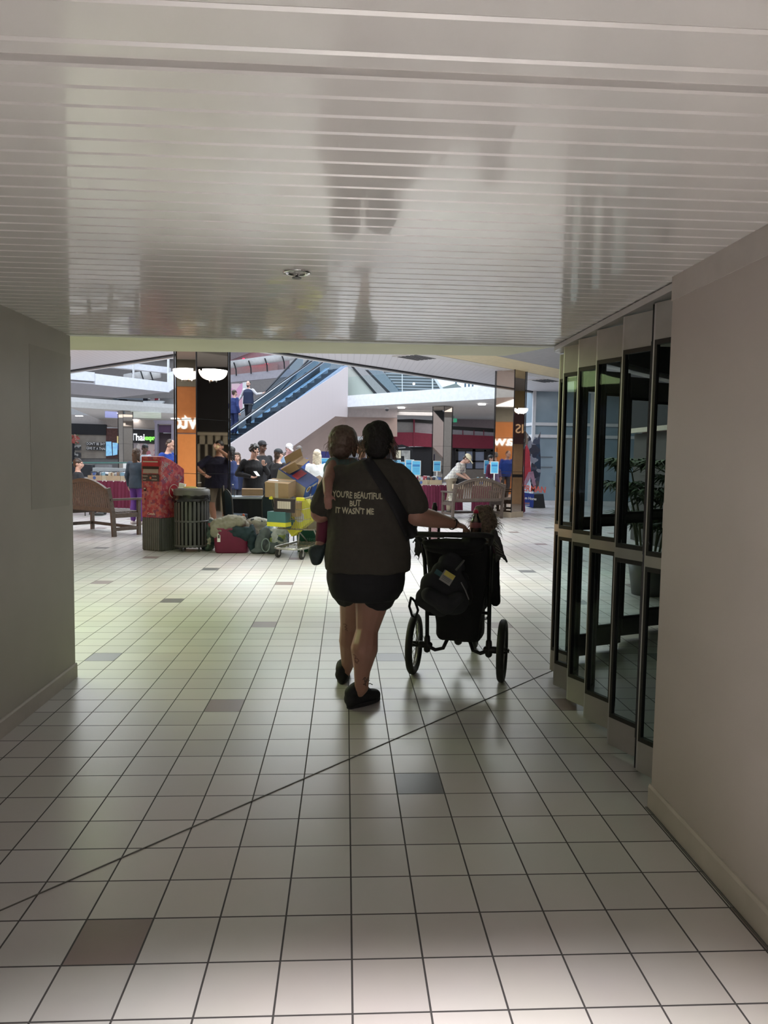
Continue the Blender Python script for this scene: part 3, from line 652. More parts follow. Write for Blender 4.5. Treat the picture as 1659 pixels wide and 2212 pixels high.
# food court wall
fc = thing('food_court_stall', 'beige tiled food stall with two small black word plates', 'food stall', (0,0,0))
Yf = 46.0
vpoly('upper_wall', [(140,895),(380,905),(380,930),(140,918)], Yf, .2, mat('bulkhead_cream', (.60,.54,.50), .6), fc)
vpoly('dark_band', [(140,914),(229,917),(229,940),(140,938)], Yf-.3, .2, black, fc)
vpoly('tile_wall', [(140,938),(229,940),(229,990),(140,990)], Yf-.2, .1, mat('beige_stone', (.36,.32,.27), .5, var=.15, scale=2), fc)
vpoly('lower_wall', [(140,985),(380,985),(380,1060),(140,1060)], Yf-.1, .1, mat('counter_grey', (.20,.20,.20), .5), fc)
for i, (px, py, s_) in enumerate(((207,959,"DON'T BE SHY"),(207,969,'GIVE IT A THAI'))):
    vpoly('word_plate', [(px-21,py-4),(px+20,py-3),(px+20,py+4),(px-21,py+3)], Yf-.5, .05, black, fc)
    p = at(px,py+2.5,Yf-.56); text('word', s_, .24, paper, fc, (p.x,Yf-.56,p.z), (R_(90),R_(1),0), .004, .003, 'CENTER', .75)
fl = thing('flower_display', 'small red flower spray on the beige stall wall at the far left', 'flowers', (0,0,0)); m_ = MB()
random.seed(3)
for i in range(60):
    p = at(150+random.random()*20, 940+random.random()*16, Y=Yf-.8); m_.ell(p,(.09,.05,.07),n=6,k=4)
vpoly('stand', [(156,955),(160,955),(160,1040),(156,1040)], Yf-.75, .1, dark, fl)
m_.build('blossoms', patches('red_blossoms', [(.30,.05,.04),(.45,.10,.08),(.12,.14,.06),(.5,.25,.2)], 6.), fl)
for px, py in ((166,967),(166,983)): vpoly('picture', [(px-7,py-6),(px+9,py-6),(px+9,py+6),(px-7,py+6)], Yf-.7, .05, patches('stall_pictures', [(.05,.05,.05),(.4,.4,.38),(.12,.1,.1)], 5.), fl)
mb_ = thing('brick_stall', 'red-brown brick stall with a lit yellow number sign and blue lit menu boards', 'food stall', (0,0,0))
vpoly('brick_wall', [(229,925),(282,925),(282,990),(229,990)], Yf-.25, .1, mat('red_brown_brick', (.13,.06,.05), .7, var=.2), mb_)
vpoly('menu_board', [(229,954),(240,954),(242,984),(229,985)], Yf-.6, .05, mat('lit_blue_menu', (.25,.55,.85), .4, emit=.55, var=.35, scale=6), mb_)
vpoly('menu_board', [(243,956),(254,957),(253,982),(244,984)], Yf-.6, .05, MATS['lit_blue_menu'], mb_)
vpoly('blue_sign', [(255,959),(264,960),(264,972),(255,972)], Yf-.62, .05, mat('lit_blue_sign', (.10,.18,.6), .4, emit=.5), mb_)
vpoly('number_sign', [(253,942),(265,943),(265,958),(253,957)], Yf-.7, .05, mat('lit_yellow_sign', (.95,.78,.35), .4, emit=.7), mb_)
p = at(259,956,Y=Yf-.8); text('number', '12', .34, black, mb_, (p.x,Yf-.78,p.z), (R_(90),0,0), .004)
th_ = thing('restaurant_sign', 'black sign board with white script Thai and green express lettering', 'sign', (0,0,0))
vpoly('board', [(281,927),(352,929),(352,960),(281,956)], Yf-.3, .1, black, th_)
p = at(281,951,Y=Yf-.5); text('script_word', 'Thai', .62, mat('lit_sign_white', (.9,.95,1), .4, emit=.9), th_, (p.x+.05,Yf-.5,p.z), (R_(90),0,0), .02, .012, 'LEFT', .82)
p = at(313,950,Y=Yf-.5); text('green_word', 'express', .40, mat('lit_sign_green', (.25,.9,.12), .4, emit=1.0), th_, (p.x,Yf-.5,p.z), (R_(90),0,0), .02, .02, 'LEFT', .82)
vpoly('display_below', [(281,955),(345,958),(345,1000),(281,1000)], Yf-.2, .05, patches('rosy_menu_pictures', [(.65,.50,.52),(.40,.35,.38),(.7,.65,.62),(.55,.2,.25)], 3.), th_)
kf = thing('purple_kiosk_frame', 'grey-mauve kiosk frame with dark purple window beside the pillar', 'kiosk', (0,0,0))
vpoly('lintel', [(331,908),(376,908),(376,916),(335,916)], 30, .3, mat('mauve_frame', (.26,.22,.26), .5), kf)
vpoly('post', [(334,916),(340,916),(340,1060),(334,1060)], 30, .3, MATS['mauve_frame'], kf); vpoly('post', [(370,916),(376,916),(376,1060),(370,1060)], 30, .3, MATS['mauve_frame'], kf)
vpoly('window', [(343,918),(369,918),(369,935),(343,934)], 30.1, .1, mat('deep_purple', (.07,.03,.07), .4), kf)
vpoly('dark_opening', [(340,936),(372,936),(372,985),(340,985)], 30.4, .1, mat('dark_plum', (.06,.035,.04), .6), kf)
# ceiling lamps under the left slab
for px, py, sx_ in ((171,898,9),(262,892,11),(292,907,9),(377,904,6)):
    p = at(px,py,z=Z1-.02); lab = {171:'far left',262:'beside the pillar head',292:'over the sign board',377:'at the pillar edge'}[px]
    t_ = thing('ceiling_downlight', 'lit oval downlight under the food court ceiling, %s' % lab, 'ceiling lamp', p)
    MB().cyl((0,0,0),(0,0,-.03),.22).build('lens', glow, t_)
gp = patches('coloured_glass_blocks', [(.35,.4,.9),(.5,.6,1),(.6,.75,.4),(.8,.8,.9),(.3,.35,.5)], 3.)
for (x1, x2), lab in (((227,272),'blue'),((282,348),'green and violet')):
    a = at(x1,889,z=Z1-.03); b = at(x2,892,z=Z1-.03); c = at(x2,904,z=Z1-.03); d = at(x1,902,z=Z1-.03)
    o = MB().prism([a,b,c,d],(0,0,.02)).build('ceiling_light_panel', mat('lit_%s_panel' % lab.split()[0], (.42,.45,.85) if lab == 'blue' else (.50,.55,.50), .4, emit=.5, var=.3, scale=2.5)); tag(o, 'square %s tinted light panel let into the food court ceiling' % lab, 'ceiling lamp')
# sneeze-guard counter
ct = thing('salad_counter', 'long curved-glass food counter behind the left book table', 'counter', (0,0,0))
Yc = 25.0
vpoly('body', [(150,1038),(285,1040),(285,1075),(150,1075)], Yc, 1.0, mat('counter_dark', (.10,.10,.11), .5), ct)
vpoly('top_rail', [(150,998),(285,998),(285,1001),(150,1001)], Yc-.4, .08, mat('green_glass_edge', (.12,.25,.22), .3), ct)
m_ = MB()
for x1, x2 in ((195,240),(240,285)):
    a = at(x1,1042,Y=Yc); b = at(x2,1022,Y=Yc); pts = []
    for k in range(7): t = k/6; pts.append((at(x1+ (x2-x1)*t*.7,1040-18*math.sin(t*math.pi/2),Y=Yc)))
    m_.tube(pts+[at(x2,1023,Y=Yc)], .05)
m_.build('curved_rim', mat('bright_steel_rim', (.75,.77,.82), .2, .9), ct, True)
vpoly('case_glass', [(205,1036),(215,1024),(285,1022),(285,1038)], Yc+.05, .04, mat('dark_reflective_glass', (.04,.05,.06), .08), ct)
vpoly('pale_shelf', [(200,1010),(282,1012),(282,1018),(200,1018)], Yc+1.2, .3, mat('checker_shelf', (.5,.5,.48), .5), ct)
vpoly('equipment', [(205,1004),(235,1004),(235,1014),(205,1014)], Yc+1.5, .4, mat('equipment_grey', (.30,.29,.29), .4, .5), ct)
vpoly('equipment', [(158,1002),(198,1004),(198,1030),(158,1030)], Yc+1.3, .4, mat('equipment_dark', (.06,.06,.065), .4, .3), ct)
# ================================================================== right rear shops
rs = thing('burgundy_shopfront', 'closed shopfront with burgundy fascia and frosted upper lights, left of the distant pillar', 'shopfront', (0,0,0))
bur = mat('burgundy_fascia', (.24,.022,.055), .6)
vpoly('top_bar', [(857,906),(890,905),(935,908),(935,915),(890,912),(857,911)], 34.0, .2, black, rs)
vpoly('upper_lights', [(857,911),(893,912),(893,934),(857,934)], 34.1, .1, mat('grey_pane', (.34,.34,.34), .3), rs)
vpoly('upper_lights', [(896,912),(935,914),(935,936),(896,934)], 34.1, .1, mat('lilac_pane', (.46,.42,.45), .3), rs)
vpoly('mullion', [(893,906),(896,906),(896,965),(893,965)], 33.9, .1, bur, rs)
vpoly('fascia', [(835,934),(895,934),(935,937),(935,966),(895,964),(835,967)], 33.95, .15, bur, rs)
vpoly('dark_opening', [(835,966),(935,965),(935,1060),(835,1060)], 34.3, .1, mat('near_black_shutter', (.012,.014,.02), .5), rs)
rs2 = thing('burgundy_shopfront', 'burgundy fascia shopfront with dark glass entrance, right of the distant pillar', 'shopfront', (0,0,0))
vpoly('top_bar', [(970,920),(1070,926),(1070,934),(970,927)], 36.0, .2, black, rs2)
vpoly('upper_lights', [(970,927),(1070,933),(1070,942),(1070,944),(970,938)], 36.1, .1, mat('ice_pane', (.50,.50,.58), .3), rs2)
vpoly('upper_lights', [(970,916),(1070,942),(1070,946),(970,938)], 36.3, .1, MATS['ice_pane'], rs2)
vpoly('fascia', [(970,938),(1070,942),(1070,970),(970,967)], 35.9, .15, bur, rs2)
for px in (1000,1024,1045): vpoly('light_mullion', [(px-.7,929),(px+.7,929),(px+.7,941),(px-.7,940)], 35.95, .05, bur, rs2)
vpoly('upper_wall', [(940,884),(1080,880),(1080,935),(940,915)], 38.5, .2, mat('rose_bulkhead', (.50,.42,.43), .6), rs2)
vpoly('entrance_back', [(970,967),(1075,969),(1075,1062),(970,1062)], 36.4, .1, mat('dim_interior', (.10,.10,.11), .5), rs2)
vpoly('pier', [(960,965),(976,965),(976,1062),(960,1062)], 35.8, .3, mat('ochre_pier', (.30,.24,.17), .6), rs2)
vpoly('door_glass', [(990,975),(1021,975),(1021,1012),(990,1012)], 36.0, .05, mat('bluish_lit_glass', (.22,.26,.36), .2, emit=.15), rs2)
vpoly('door_glass', [(1027,976),(1046,976),(1046,1012),(1027,1012)], 36.0, .05, MATS['bluish_lit_glass'], rs2)
for x1, x2, y1, y2 in ((983,990,970,1062),(1021,1027,970,1062),(1046,1050,972,1062),(1060,1066,972,1062),(985,1066,969,975),(985,1066,995,998),(1005,1007,975,1012)):
    vpoly('door_frame', [(x1,y1),(x2,y1),(x2,y2),(x1,y2)], 35.9, .08, black, rs2)
p = at(1003,1030,Y=35.7); vpoly('planter_wall', [(990,1014),(1050,1014),(1050,1034),(990,1034)], 34.5, .3, mat('dark_planter', (.15,.14,.13), .6), rs2)
ex = thing('exit_sign', 'small green exit sign above the burgundy entrance', 'sign', at(980,908,Y=35.5)); MB().box((0,0,0),(.34,.05,.20)).build('sign_box', mat('lit_green_sign', (.05,.45,.25), .4, emit=.4), ex)
MB().box((-.05,-.035,0),(.08,.02,.13)).build('running_figure_mark', white, ex); MB().box((.0,0,.25),(.02,.02,.3)).build('hanger', black, ex)
kk = thing('menu_kiosk', 'black kiosk with arched sign top and pale lit menu posters', 'kiosk', (0,0,0))
vpoly('cabinet', [(845,968),(852,963),(868,960),(883,965),(892,971),(892,1030),(845,1030)], 30, .8, black, kk)
vpoly('lit_poster', [(855,973),(866,973),(866,990),(855,990)], 29.9, .05, mat('lit_poster_sheet', (.70,.66,.50), .5, emit=.25, var=.3, scale=5), kk)
vpoly('poster', [(867,973),(886,973),(886,1005),(874,1005),(873,985),(867,985)], 29.9, .05, mat('pale_poster', (.45,.45,.42), .5, var=.3, scale=5), kk)
vpoly('sign_word', [(860,967),(876,966),(876,968),(860,969)], 29.9, .03, mat('silver_sign', (.4,.4,.4), .4), kk)
for px, py, r_ in ((786,880,10),(867,880,8),(1003,890,10),(1042,873,9),(1000,915,6)):
    pass
for (px, py), lab in (((867,880.5),'left of the distant pillar'),((1041,873),'right of the distant pillar')):
    p = at(px,py,z=Z1-.02); t_ = thing('ceiling_downlight', 'flush lit downlight under the bright fascia slab, %s' % lab, 'ceiling lamp', p); MB().cyl((0,0,0),(0,0,-.03),.16).build('lens', glow, t_)
cm = thing('security_camera', 'small white dome camera under the bright fascia slab', 'camera', at(836,879,z=Z1-.02)); MB().cyl((0,0,.0),(0,0,-.1),.09).build('housing', offw, cm); MB().ell((0,0,-.12),(.08,.08,.07)).build('dome', darkgrey, cm, True)
# ceiling air vents of the near mall ceiling
for px, py, lab in ((905,773,'near the olive soffit edge'),(1185,823,'past the right-hand mirrored pillar')):
    p = at(px,py,z=Z1-.03); t_ = thing('ceiling_vent', 'square slotted ceiling vent %s' % lab, 'air vent', (p.x,p.y,Z1-.01), R_(45))
    MB().box((0,0,0),(.86,.86,.02)).build('frame', offw, t_); m_ = MB()
    for k in range(6): m_.box((0,-.30+k*.12,-.012),(.70,.07,.012))
    m_.build('slats', black, t_)
# ================================================================== people: one continuous body mesh, clothes and hair as children
hairm = {k: mat('hair_'+k, c, .45, var=.25, scale=60, bump=.4) for k, c in dict(black=(.012,.01,.01), brown=(.05,.028,.018), dark_blonde=(.20,.13,.08), blonde=(.62,.54,.42), grey=(.16,.14,.13), light_brown=(.12,.075,.05)).items()}
lip = mat('lips', (.42,.16,.14), .5); eyem = mat('eye_dark', (.03,.02,.02), .3)
def hand(mb, w, d, nrm, s=1., curl=.5, thumb=1, r=.0085):
    """palm, four bent fingers of different lengths and a thumb from the side of the palm"""
    w = Vector(w); d = Vector(d).normalized(); nrm = Vector(nrm); nrm = (nrm-d*nrm.dot(d)).normalized(); sd = d.cross(nrm)
    Rm = Matrix((sd, d, nrm)).transposed()
    mb.ell(w+d*.045*s, (.040*s,.052*s,.016*s), Rm); 
    for k, (L, o) in enumerate(((.062,-.03),(.074,-.0105),(.070,.0095),(.055,.0285))):
        b = w+d*.082*s+sd*o*s; a1 = curl*.7; a2 = curl*1.5; a3 = curl*2.0
        p1 = b+(d*math.cos(a1)+nrm*math.sin(a1))*L*.45*s; p2 = p1+(d*math.cos(a2)+nrm*math.sin(a2))*L*.32*s; p3 = p2+(d*math.cos(a3)+nrm*math.sin(a3))*L*.25*s
        mb.cap(b-d*.02*s, p1, r*1.12*s, r*s, 8, 3); mb.cap(p1, p2, r*s, r*.92*s, 8, 3); mb.cap(p2, p3, r*.92*s, r*.8*s, 8, 3)
    t0 = w+d*.022*s-sd*.026*s*thumb; t1 = t0+(d*.6-sd*.75*thumb+nrm*.35).normalized()*.038*s; t2 = t1+(d*.9-sd*.2*thumb+nrm*.4).normalized()*.030*s
    mb.cap(t0, t1, r*1.4*s, r*1.15*s, 8, 3); mb.cap(t1, t2, r*1.15*s, r*.95*s, 8, 3)
def person(label, loc, rot=0, H=1.72, b=1., sk=None, top=(.1,.1,.1), sleeve='long', bottom=(.05,.05,.06), legs='long', hair='brown', style='short',
           lean=0, head=(0,0), arms=None, seated=False, step=0, shoe=(.05,.05,.05), vox=.012, cat='person', group=None, topmat=None, extra=None, parts='all', dir_=None):
    """stands at loc facing local -Y; b = girth; head = (pitch, yaw) in degrees; arms = {-1|1: (elbow, wrist)} in metres for a 1.72 m body"""
    t = thing('person', label, cat, loc, rot, group); s = H/1.72; sk = sk or skin
    S3 = lambda p: Vector(p)*s
    hz = .93 if not seated else .50; P = Vector((0,0,hz)); Rl = Matrix.Rotation(R_(lean),3,'X')
    up = lambda x, y, z: P+Rl@Vector((x,y,z))
    N = up(0,-.0,.50); Rh = Matrix.Rotation(R_(lean*.6+head[0]),3,'X') @ Matrix.Identity(3)
    Rh = Matrix.Rotation(R_(head[1]),3,'Z') @ Rh
    HC = N+Rh@Vector((0,-.018,.155)); hp = lambda x, y, z: HC+Rh@Vector((x,y,z))
    B = MB()
    tor = [(up(0,0,-.06),.135*b,.10*b),(up(0,0,.05),.15*b,.105*b),(up(0,-.01*b,.18),.135*b,.098*b),(up(0,-.01,.32),.16*b,.105*b),(up(0,0,.43),.155,.085),(up(0,0,.49),.07,.06)]
    B.loft([(S3(c), rx*s, ry*s) for c, rx, ry in tor]); B.cap(S3(up(0,.005,.44)), S3(hp(0,.015,-.08)), .060*s, .053*s)
    B.ell(S3(hp(0,.012,.022)), (.074*s,.094*s,.098*s), Rh); B.ell(S3(hp(0,-.022,-.045)), (.055*s,.066*s,.066*s), Rh); B.ell(S3(hp(0,-.04,-.088)), (.03*s,.035*s,.024*s), Rh)
    B.cap(S3(hp(0,-.085,.012)), S3(hp(0,-.108,-.028)), .009*s, .014*s); B.ell(S3(hp(0,-.092,-.058)), (.022*s,.012*s,.010*s), Rh)
    for sx in (-1,1):
        B.ell(S3(hp(sx*.074,.018,-.006)), (.010*s,.02*s,.032*s), Rh); B.ell(S3(hp(sx*.03,-.078,.03)), (.024*s,.014*s,.010*s), Rh); B.ell(S3(hp(sx*.038,-.062,-.03)), (.024*s,.026*s,.024*s), Rh)
    sh = {sx: up(sx*.175*(.75+.25*b),0,.42) for sx in (-1,1)}; AR = {}
    for sx in (-1,1):
        e, w_ = (arms or {}).get(sx, (None,None))
        if e is None: e = sh[sx]+Vector((sx*.06*b,.03,-.27)); w_ = e+Vector((sx*.01,-.08,-.23))
        e = Vector(e); w_ = Vector(w_); AR[sx] = (e,w_); bb = .8+.2*b
        B.cap(S3(sh[sx]), S3(e), .052*s*bb, .039*s*bb); B.cap(S3(e), S3(w_), .039*s*bb, .026*s)
        dd = (w_-e).normalized(); hand(B, S3(w_), dd, Vector((0,-.4,1)) if abs(dd.z) < .7 else Vector((-sx,0,0)), s, .6, sx if abs(dd.z) < .7 else 1)
    LG = {}
    for sx in (-1,1):
        hp_ = P+Vector((sx*.085*b,0,-.03))
        if seated: k = hp_+Vector((sx*.04,-.42,.02)); a = k+Vector((0,.02,-.40)); 
        else:
            st = step*sx; k = Vector((sx*.09*b,-.02-st*.5,.50)); a = Vector((sx*.09,.02-st*.6,.085))
        LG[sx] = (hp_,k,a); bb = .75+.25*b
        B.cap(S3(hp_), S3(k), .082*s*b**.7, .056*s*bb); B.cap(S3(k), S3(k*.68+a*.32+Vector((0,.015,0))), .054*s*bb, .055*s*bb); B.cap(S3(k*.68+a*.32+Vector((0,.015,0))), S3(a), .055*s*bb, .036*s)
        B.cap(S3(a+Vector((0,.02,-.035))), S3(a+Vector((0,-.14,-.05))), .038*s, .030*s)
    blob(B, 'body', sk, t, vox*.8, 3)
    # clothes
    tm = topmat or mat('top_%d_%d_%d' % tuple(int(c*200) for c in top), top, .85, bump=.15)
    T = MB(); g = .022
    hem = -.12 if lean < 25 else -.06
    T.loft([(S3(up(0,0,hem)),(.165*b+g)*s,(.125*b+g)*s),(S3(up(0,0,.03)),(.158*b+g)*s,(.118*b+g)*s),(S3(up(0,-.01*b,.18)),(.142*b+g)*s,(.108*b+g)*s),(S3(up(0,-.01,.33)),(.162*b+g)*s,(.108*b+g)*s),(S3(up(0,0,.44)),(.14+g)*s,(.07+g)*s),(S3(up(0,0,.478)),(.06+g)*s,(.045+g)*s)])
    for sx in (-1,1):
        e, w_ = AR[sx]; bb = .8+.2*b; q = sh[sx]
        if sleeve == 'long': T.cap(S3(q), S3(e), .066*s*bb, .052*s*bb); T.cap(S3(e), S3(e.lerp(w_,.95)), .052*s*bb, .038*s)
        elif sleeve == 'short': T.cap(S3(q), S3(q.lerp(e,.72)), .068*s*bb, .064*s*bb)
        else: T.cap(S3(q), S3(q.lerp(e,.12)), .06*s, .055*s)
    blob(T, 'top', tm, t, vox, 3, .02*s, .11)
    if parts != 'bust':
        bm_ = mat('bottom_%d_%d_%d' % tuple(int(c*200) for c in bottom), bottom, .85, bump=.15); T = MB()
        T.loft([(S3(up(0,0,.02)),(.155*b+.012)*s,(.115*b+.012)*s),(S3(P+Vector((0,0,-.09))),(.165*b+.014)*s,(.12*b+.014)*s)])
        for sx in (-1,1):
            h_,k,a = LG[sx]; f = 1 if legs == 'long' else .8
            T.cap(S3(h_), S3(h_.lerp(k,f)), .094*s*b**.7, .072*s*bb)
            if legs == 'long': T.cap(S3(k), S3(k*.6+a*.4+Vector((0,.018,0))), .074*s*bb, .074*s*bb); T.cap(S3(k*.6+a*.4+Vector((0,.018,0))), S3(a+Vector((0,0,.03))), .074*s*bb, .058*s)
        blob(T, 'trousers' if legs == 'long' else 'shorts', bm_, t, vox, 3, .012*s, .1)
        sm = mat('shoe_%d_%d_%d' % tuple(int(c*200) for c in shoe), shoe, .6)
        for sx in (-1,1):
            a = LG[sx][2]; T = MB(); T.cap(S3(a+Vector((0,.035,-.04))), S3(a+Vector((0,-.15,-.052))), .045*s, .034*s, fl=(1,1)); blob(T, 'shoe', sm, t, vox, 2)
    # face marks
    for sx in (-1,1):
        MB().ell(S3(hp(sx*.03,-.086,.013)), (.011*s,.006*s,.007*s), Rh, 8, 5).build('eye', eyem, t, True)
    MB().ell(S3(hp(0,-.099,-.056)), (.02*s,.006*s,.007*s), Rh, 8, 5).build('mouth', lip, t, True)
    hm = hairm.get(hair)
    if hm and style != 'none':
        T = MB()
        if style == 'short': T.ell(S3(hp(0,.022,.042)), (.083*s,.100*s,.088*s), Rh); T.ell(S3(hp(0,.06,-.02)), (.066*s,.055*s,.06*s), Rh)
        if style == 'balding': T.ell(S3(hp(0,.05,.0)), (.081*s,.075*s,.062*s), Rh); T.ell(S3(hp(0,.03,.045)), (.077*s,.088*s,.078*s), Rh)
        if style == 'curly':
            for k in range(26):
                q = k*2.4; zz = -.02+.12*(k/26); r_ = .078-.03*(k/26)**2; T.ell(S3(hp(math.cos(q)*r_,.028+math.sin(q)*r_*1.05,zz+.01)), (.034*s,.034*s,.032*s), n=8, k=6)
            T.ell(S3(hp(0,.03,.05)), (.08*s,.09*s,.075*s), Rh)
        if style in ('long','ponytail'):
            T.ell(S3(hp(0,.022,.040)), (.084*s,.102*s,.090*s), Rh); T.ell(S3(hp(0,.06,-.03)), (.074*s,.05*s,.07*s), Rh)
            if style == 'long':
                for sx in (-1,1): T.cap(S3(hp(sx*.062,.02,0)), S3(hp(sx*.075,.025,-.22)), .032*s, .024*s)
                T.cap(S3(hp(0,.07,-.02)), S3(hp(0,.085,-.26)), .058*s, .035*s, fl=(1.4,.6))
            else: T.cap(S3(hp(0,.09,0)), S3(hp(.0,.11,-.17)), .03*s, .018*s)
        blob(T, 'hair', hm, t, .009, 1, .012, .03)
    t['_'] = 0; del t['_']
    return t, hp, S3, up, AR, Rh
def cap_hat(t, hp, S3, Rh, col, brim=1, name='cap', back=False):
    m_ = mat('cap_%d_%d_%d' % tuple(int(c*200) for c in col), col, .7); T = MB()
    T.ell(S3(hp(0,.018,.062)), (S3((.088,0,0))[0], S3((.104,0,0))[0], S3((.076,0,0))[0]), Rh)
    y = -1 if not back else 1
    T.cap(S3(hp(-.045,y*.085+.01,.05)), S3(hp(.045,y*.085+.01,.05)), .012, .012); T.loft([(S3(hp(0,y*.12+.01,.046)), .06, .07),(S3(hp(0,y*.12+.01,.053)), .06, .07)]) if abs(Rh[1][2]) < .3 else T.cap(S3(hp(-.03,y*.09,.05)), S3(hp(.0,y*.17,.03)), .03, .03, fl=(1,.4))
    o = blob(T, name, m_, t, .008, 2); return o
def stand(px, Y): p = at(px,1000,Y=Y); return (p.x, Y, 0)
# ---- by the left tables
t, hp, S3, up, AR, Rh = person('seated man in black seen in profile at the far left behind the bench', (-7.05,15.4,0), R_(95), 1.80, 1.05, top=(.02,.02,.024), hair='brown', style='short', seated=True, bottom=(.03,.03,.04), vox=.014)
t.location = (*stand(168,15.2)[:2],0)
sm_ = MB(); sm_.span((-.25,-.22,.44),(.25,.25,.48)); 
for x in (-.2,.2):
    for y in (-.2,.2): sm_.cyl((x,y,0),(x,y,.44),.015)
sl = thing('folding_stool', 'low dark chair under the seated man at the far left', 'chair', t.location, R_(95)); sm_.build('seat_and_legs', darkgrey, sl)
t, hp, S3, up, AR, Rh = person('black-haired man with white collar looking down behind the woman in purple leggings', stand(311,18.9), R_(50), 1.78, 1., sk=skin3, top=(.45,.50,.56), hair='black', style='short', head=(18,0), vox=.014)
t, hp, S3, up, AR, Rh = person('broad man in royal blue jacket behind the red mailbox', stand(354,14.2), R_(70), 1.84, 1.35, top=(.012,.05,.30), hair='brown', style='balding', head=(12,0), lean=12, vox=.014)
t, hp, S3, up, AR, Rh = person('woman with long brown hair and purple leggings beside the mailbox', stand(295,13.05), R_(160), 1.60, 1.0, top=(.025,.04,.06), bottom=(.10,.03,.20), hair='brown', style='long', shoe=(.5,.42,.42), vox=.014)
# ---- behind the clutter, middle left
p_ = stand(547,11.6)
t, hp, S3, up, AR, Rh = person('curly dark-haired person in black sweater looking at a phone', p_, R_(22), 1.70, 1.15, top=(.006,.006,.008), hair='black', style='curly', head=(22,8), bottom=(.008,.008,.01), vox=.009,
    arms={-1:((-.30,.02,1.13),(-.10,-.24,1.08)), 1:((.28,-.02,1.15),(.14,-.26,1.30))})
ph = thing('mobile_phone', 'dark phone held by the curly-haired person in black', 'phone', t.matrix_world.translation); w_ = Vector(p_)+Matrix.Rotation(R_(22),3,'Z')@(Vector((-.01,-.29,1.14))*1.70/1.72)
ph.location = w_; ph.rotation_euler = (R_(35),0,R_(40)); MB().box((0,0,0),(.075,.15,.009)).build('case', black, ph, bevel=.003); MB().box((0,0,.005),(.068,.14,.002)).build('screen', mat('phone_screen', (.55,.65,.7), .2, emit=.4), ph)
t, hp, S3, up, AR, Rh = person('dark-skinned person in black cap standing right behind the curly-haired person', stand(566,13.6), R_(40), 1.80, 1.1, sk=skin3, top=(.012,.012,.015), hair='black', style='short', vox=.014); cap_hat(t, hp, S3, Rh, (.015,.015,.02))
t, hp, S3, up, AR, Rh = person('person in black cap with brown ponytail turned away, right of the curly-haired person', stand(601,12.6), R_(140), 1.62, 1.1, top=(.015,.015,.018), hair='brown', style='ponytail', vox=.012); cap_hat(t, hp, S3, Rh, (.012,.014,.02))
t, hp, S3, up, AR, Rh = person('girl with sunglasses pushed up on long light brown hair, beside the pillar edge', stand(512,13.6), R_(5), 1.55, .95, top=(.02,.03,.08), hair='light_brown', style='long', vox=.010)
g_ = MB(); 
for sx in (-1,1): g_.tube([S3(hp(sx*.032+.022*math.cos(q/8*6.283),-.085,.085+.018*math.sin(q/8*6.283))) for q in range(8)], .004, 6, closed=True)
g_.tube([S3(hp(-.075,.0,.07)),S3(hp(-.06,-.075,.085)),S3(hp(-.03,-.095,.09)),S3(hp(.03,-.095,.09)),S3(hp(.06,-.075,.085)),S3(hp(.075,0,.07))],.004,6); o = g_.build('sunglasses', black, None, True)
o.location = t.location; o.rotation_euler = t.rotation_euler; tag(o, 'dark sunglasses pushed up on the hair of the girl by the pillar', 'sunglasses')
t, hp, S3, up, AR, Rh = person('person in navy top cut off by the pillar edge', stand(498,12.6), R_(-60), 1.66, 1.1, top=(.02,.035,.12), hair='black', style='long', vox=.012, arms={-1:((-.26,-.05,1.15),(-.14,-.30,1.08)), 1:((.26,-.05,1.15),(.12,-.32,1.06))})
t, hp, S3, up, AR, Rh = person('person in white cap and light blue shirt near the escalator wall', stand(622,15.8), R_(30), 1.80, 1.05, top=(.30,.42,.58), hair='brown', style='short', head=(20,0), vox=.014, sk=mat('pink_skin', (.72,.42,.38), .5)); cap_hat(t, hp, S3, Rh, (.8,.78,.78))
t, hp, S3, up, AR, Rh = person('short-haired man in blue T-shirt turned to the escalator, left of the blonde woman', stand(646,15.2), R_(200), 1.74, 1.15, top=(.04,.08,.28), hair='grey', style='balding', vox=.014)
t, hp, S3, up, AR, Rh = person('woman with long blonde hair and white sweater, seen from behind', stand(685,12.4), R_(185), 1.62, 1.0, top=(.78,.80,.82), hair='blonde', style='long', vox=.011, bottom=(.2,.25,.35))
t, hp, S3, up, AR, Rh = person('dark-haired person half hidden behind the toddler, facing the book tables', stand(808,20), R_(20), 1.60, 1.0, top=(.02,.02,.025), hair='brown', style='long', vox=.016)
# ---- man bending over the right-hand table
pm = mat('plaid_shirt', (.72,.70,.64), .8); nt = pm.node_tree; bb_ = nt.nodes['Principled BSDF']
tc = nt.nodes.new('ShaderNodeTexCoord'); sp_ = nt.nodes.new('ShaderNodeSeparateXYZ'); nt.links.new(tc.outputs['Object'], sp_.inputs[0]); prev = None
for ax in ('X','Y','Z'):
    a_ = nt.nodes.new('ShaderNodeMath'); a_.operation = 'MULTIPLY'; a_.inputs[1].default_value = 13; nt.links.new(sp_.outputs[ax], a_.inputs[0])
    f_ = nt.nodes.new('ShaderNodeMath'); f_.operation = 'FRACT'; nt.links.new(a_.outputs[0], f_.inputs[0]); l_ = nt.nodes.new('ShaderNodeMath'); l_.operation = 'LESS_THAN'; l_.inputs[1].default_value = .16; nt.links.new(f_.outputs[0], l_.inputs[0])
    if prev is None: prev = l_.outputs[0]
    else: x_ = nt.nodes.new('ShaderNodeMath'); x_.operation = 'ADD'; nt.links.new(prev, x_.inputs[0]); nt.links.new(l_.outputs[0], x_.inputs[1]); prev = x_.outputs[0]
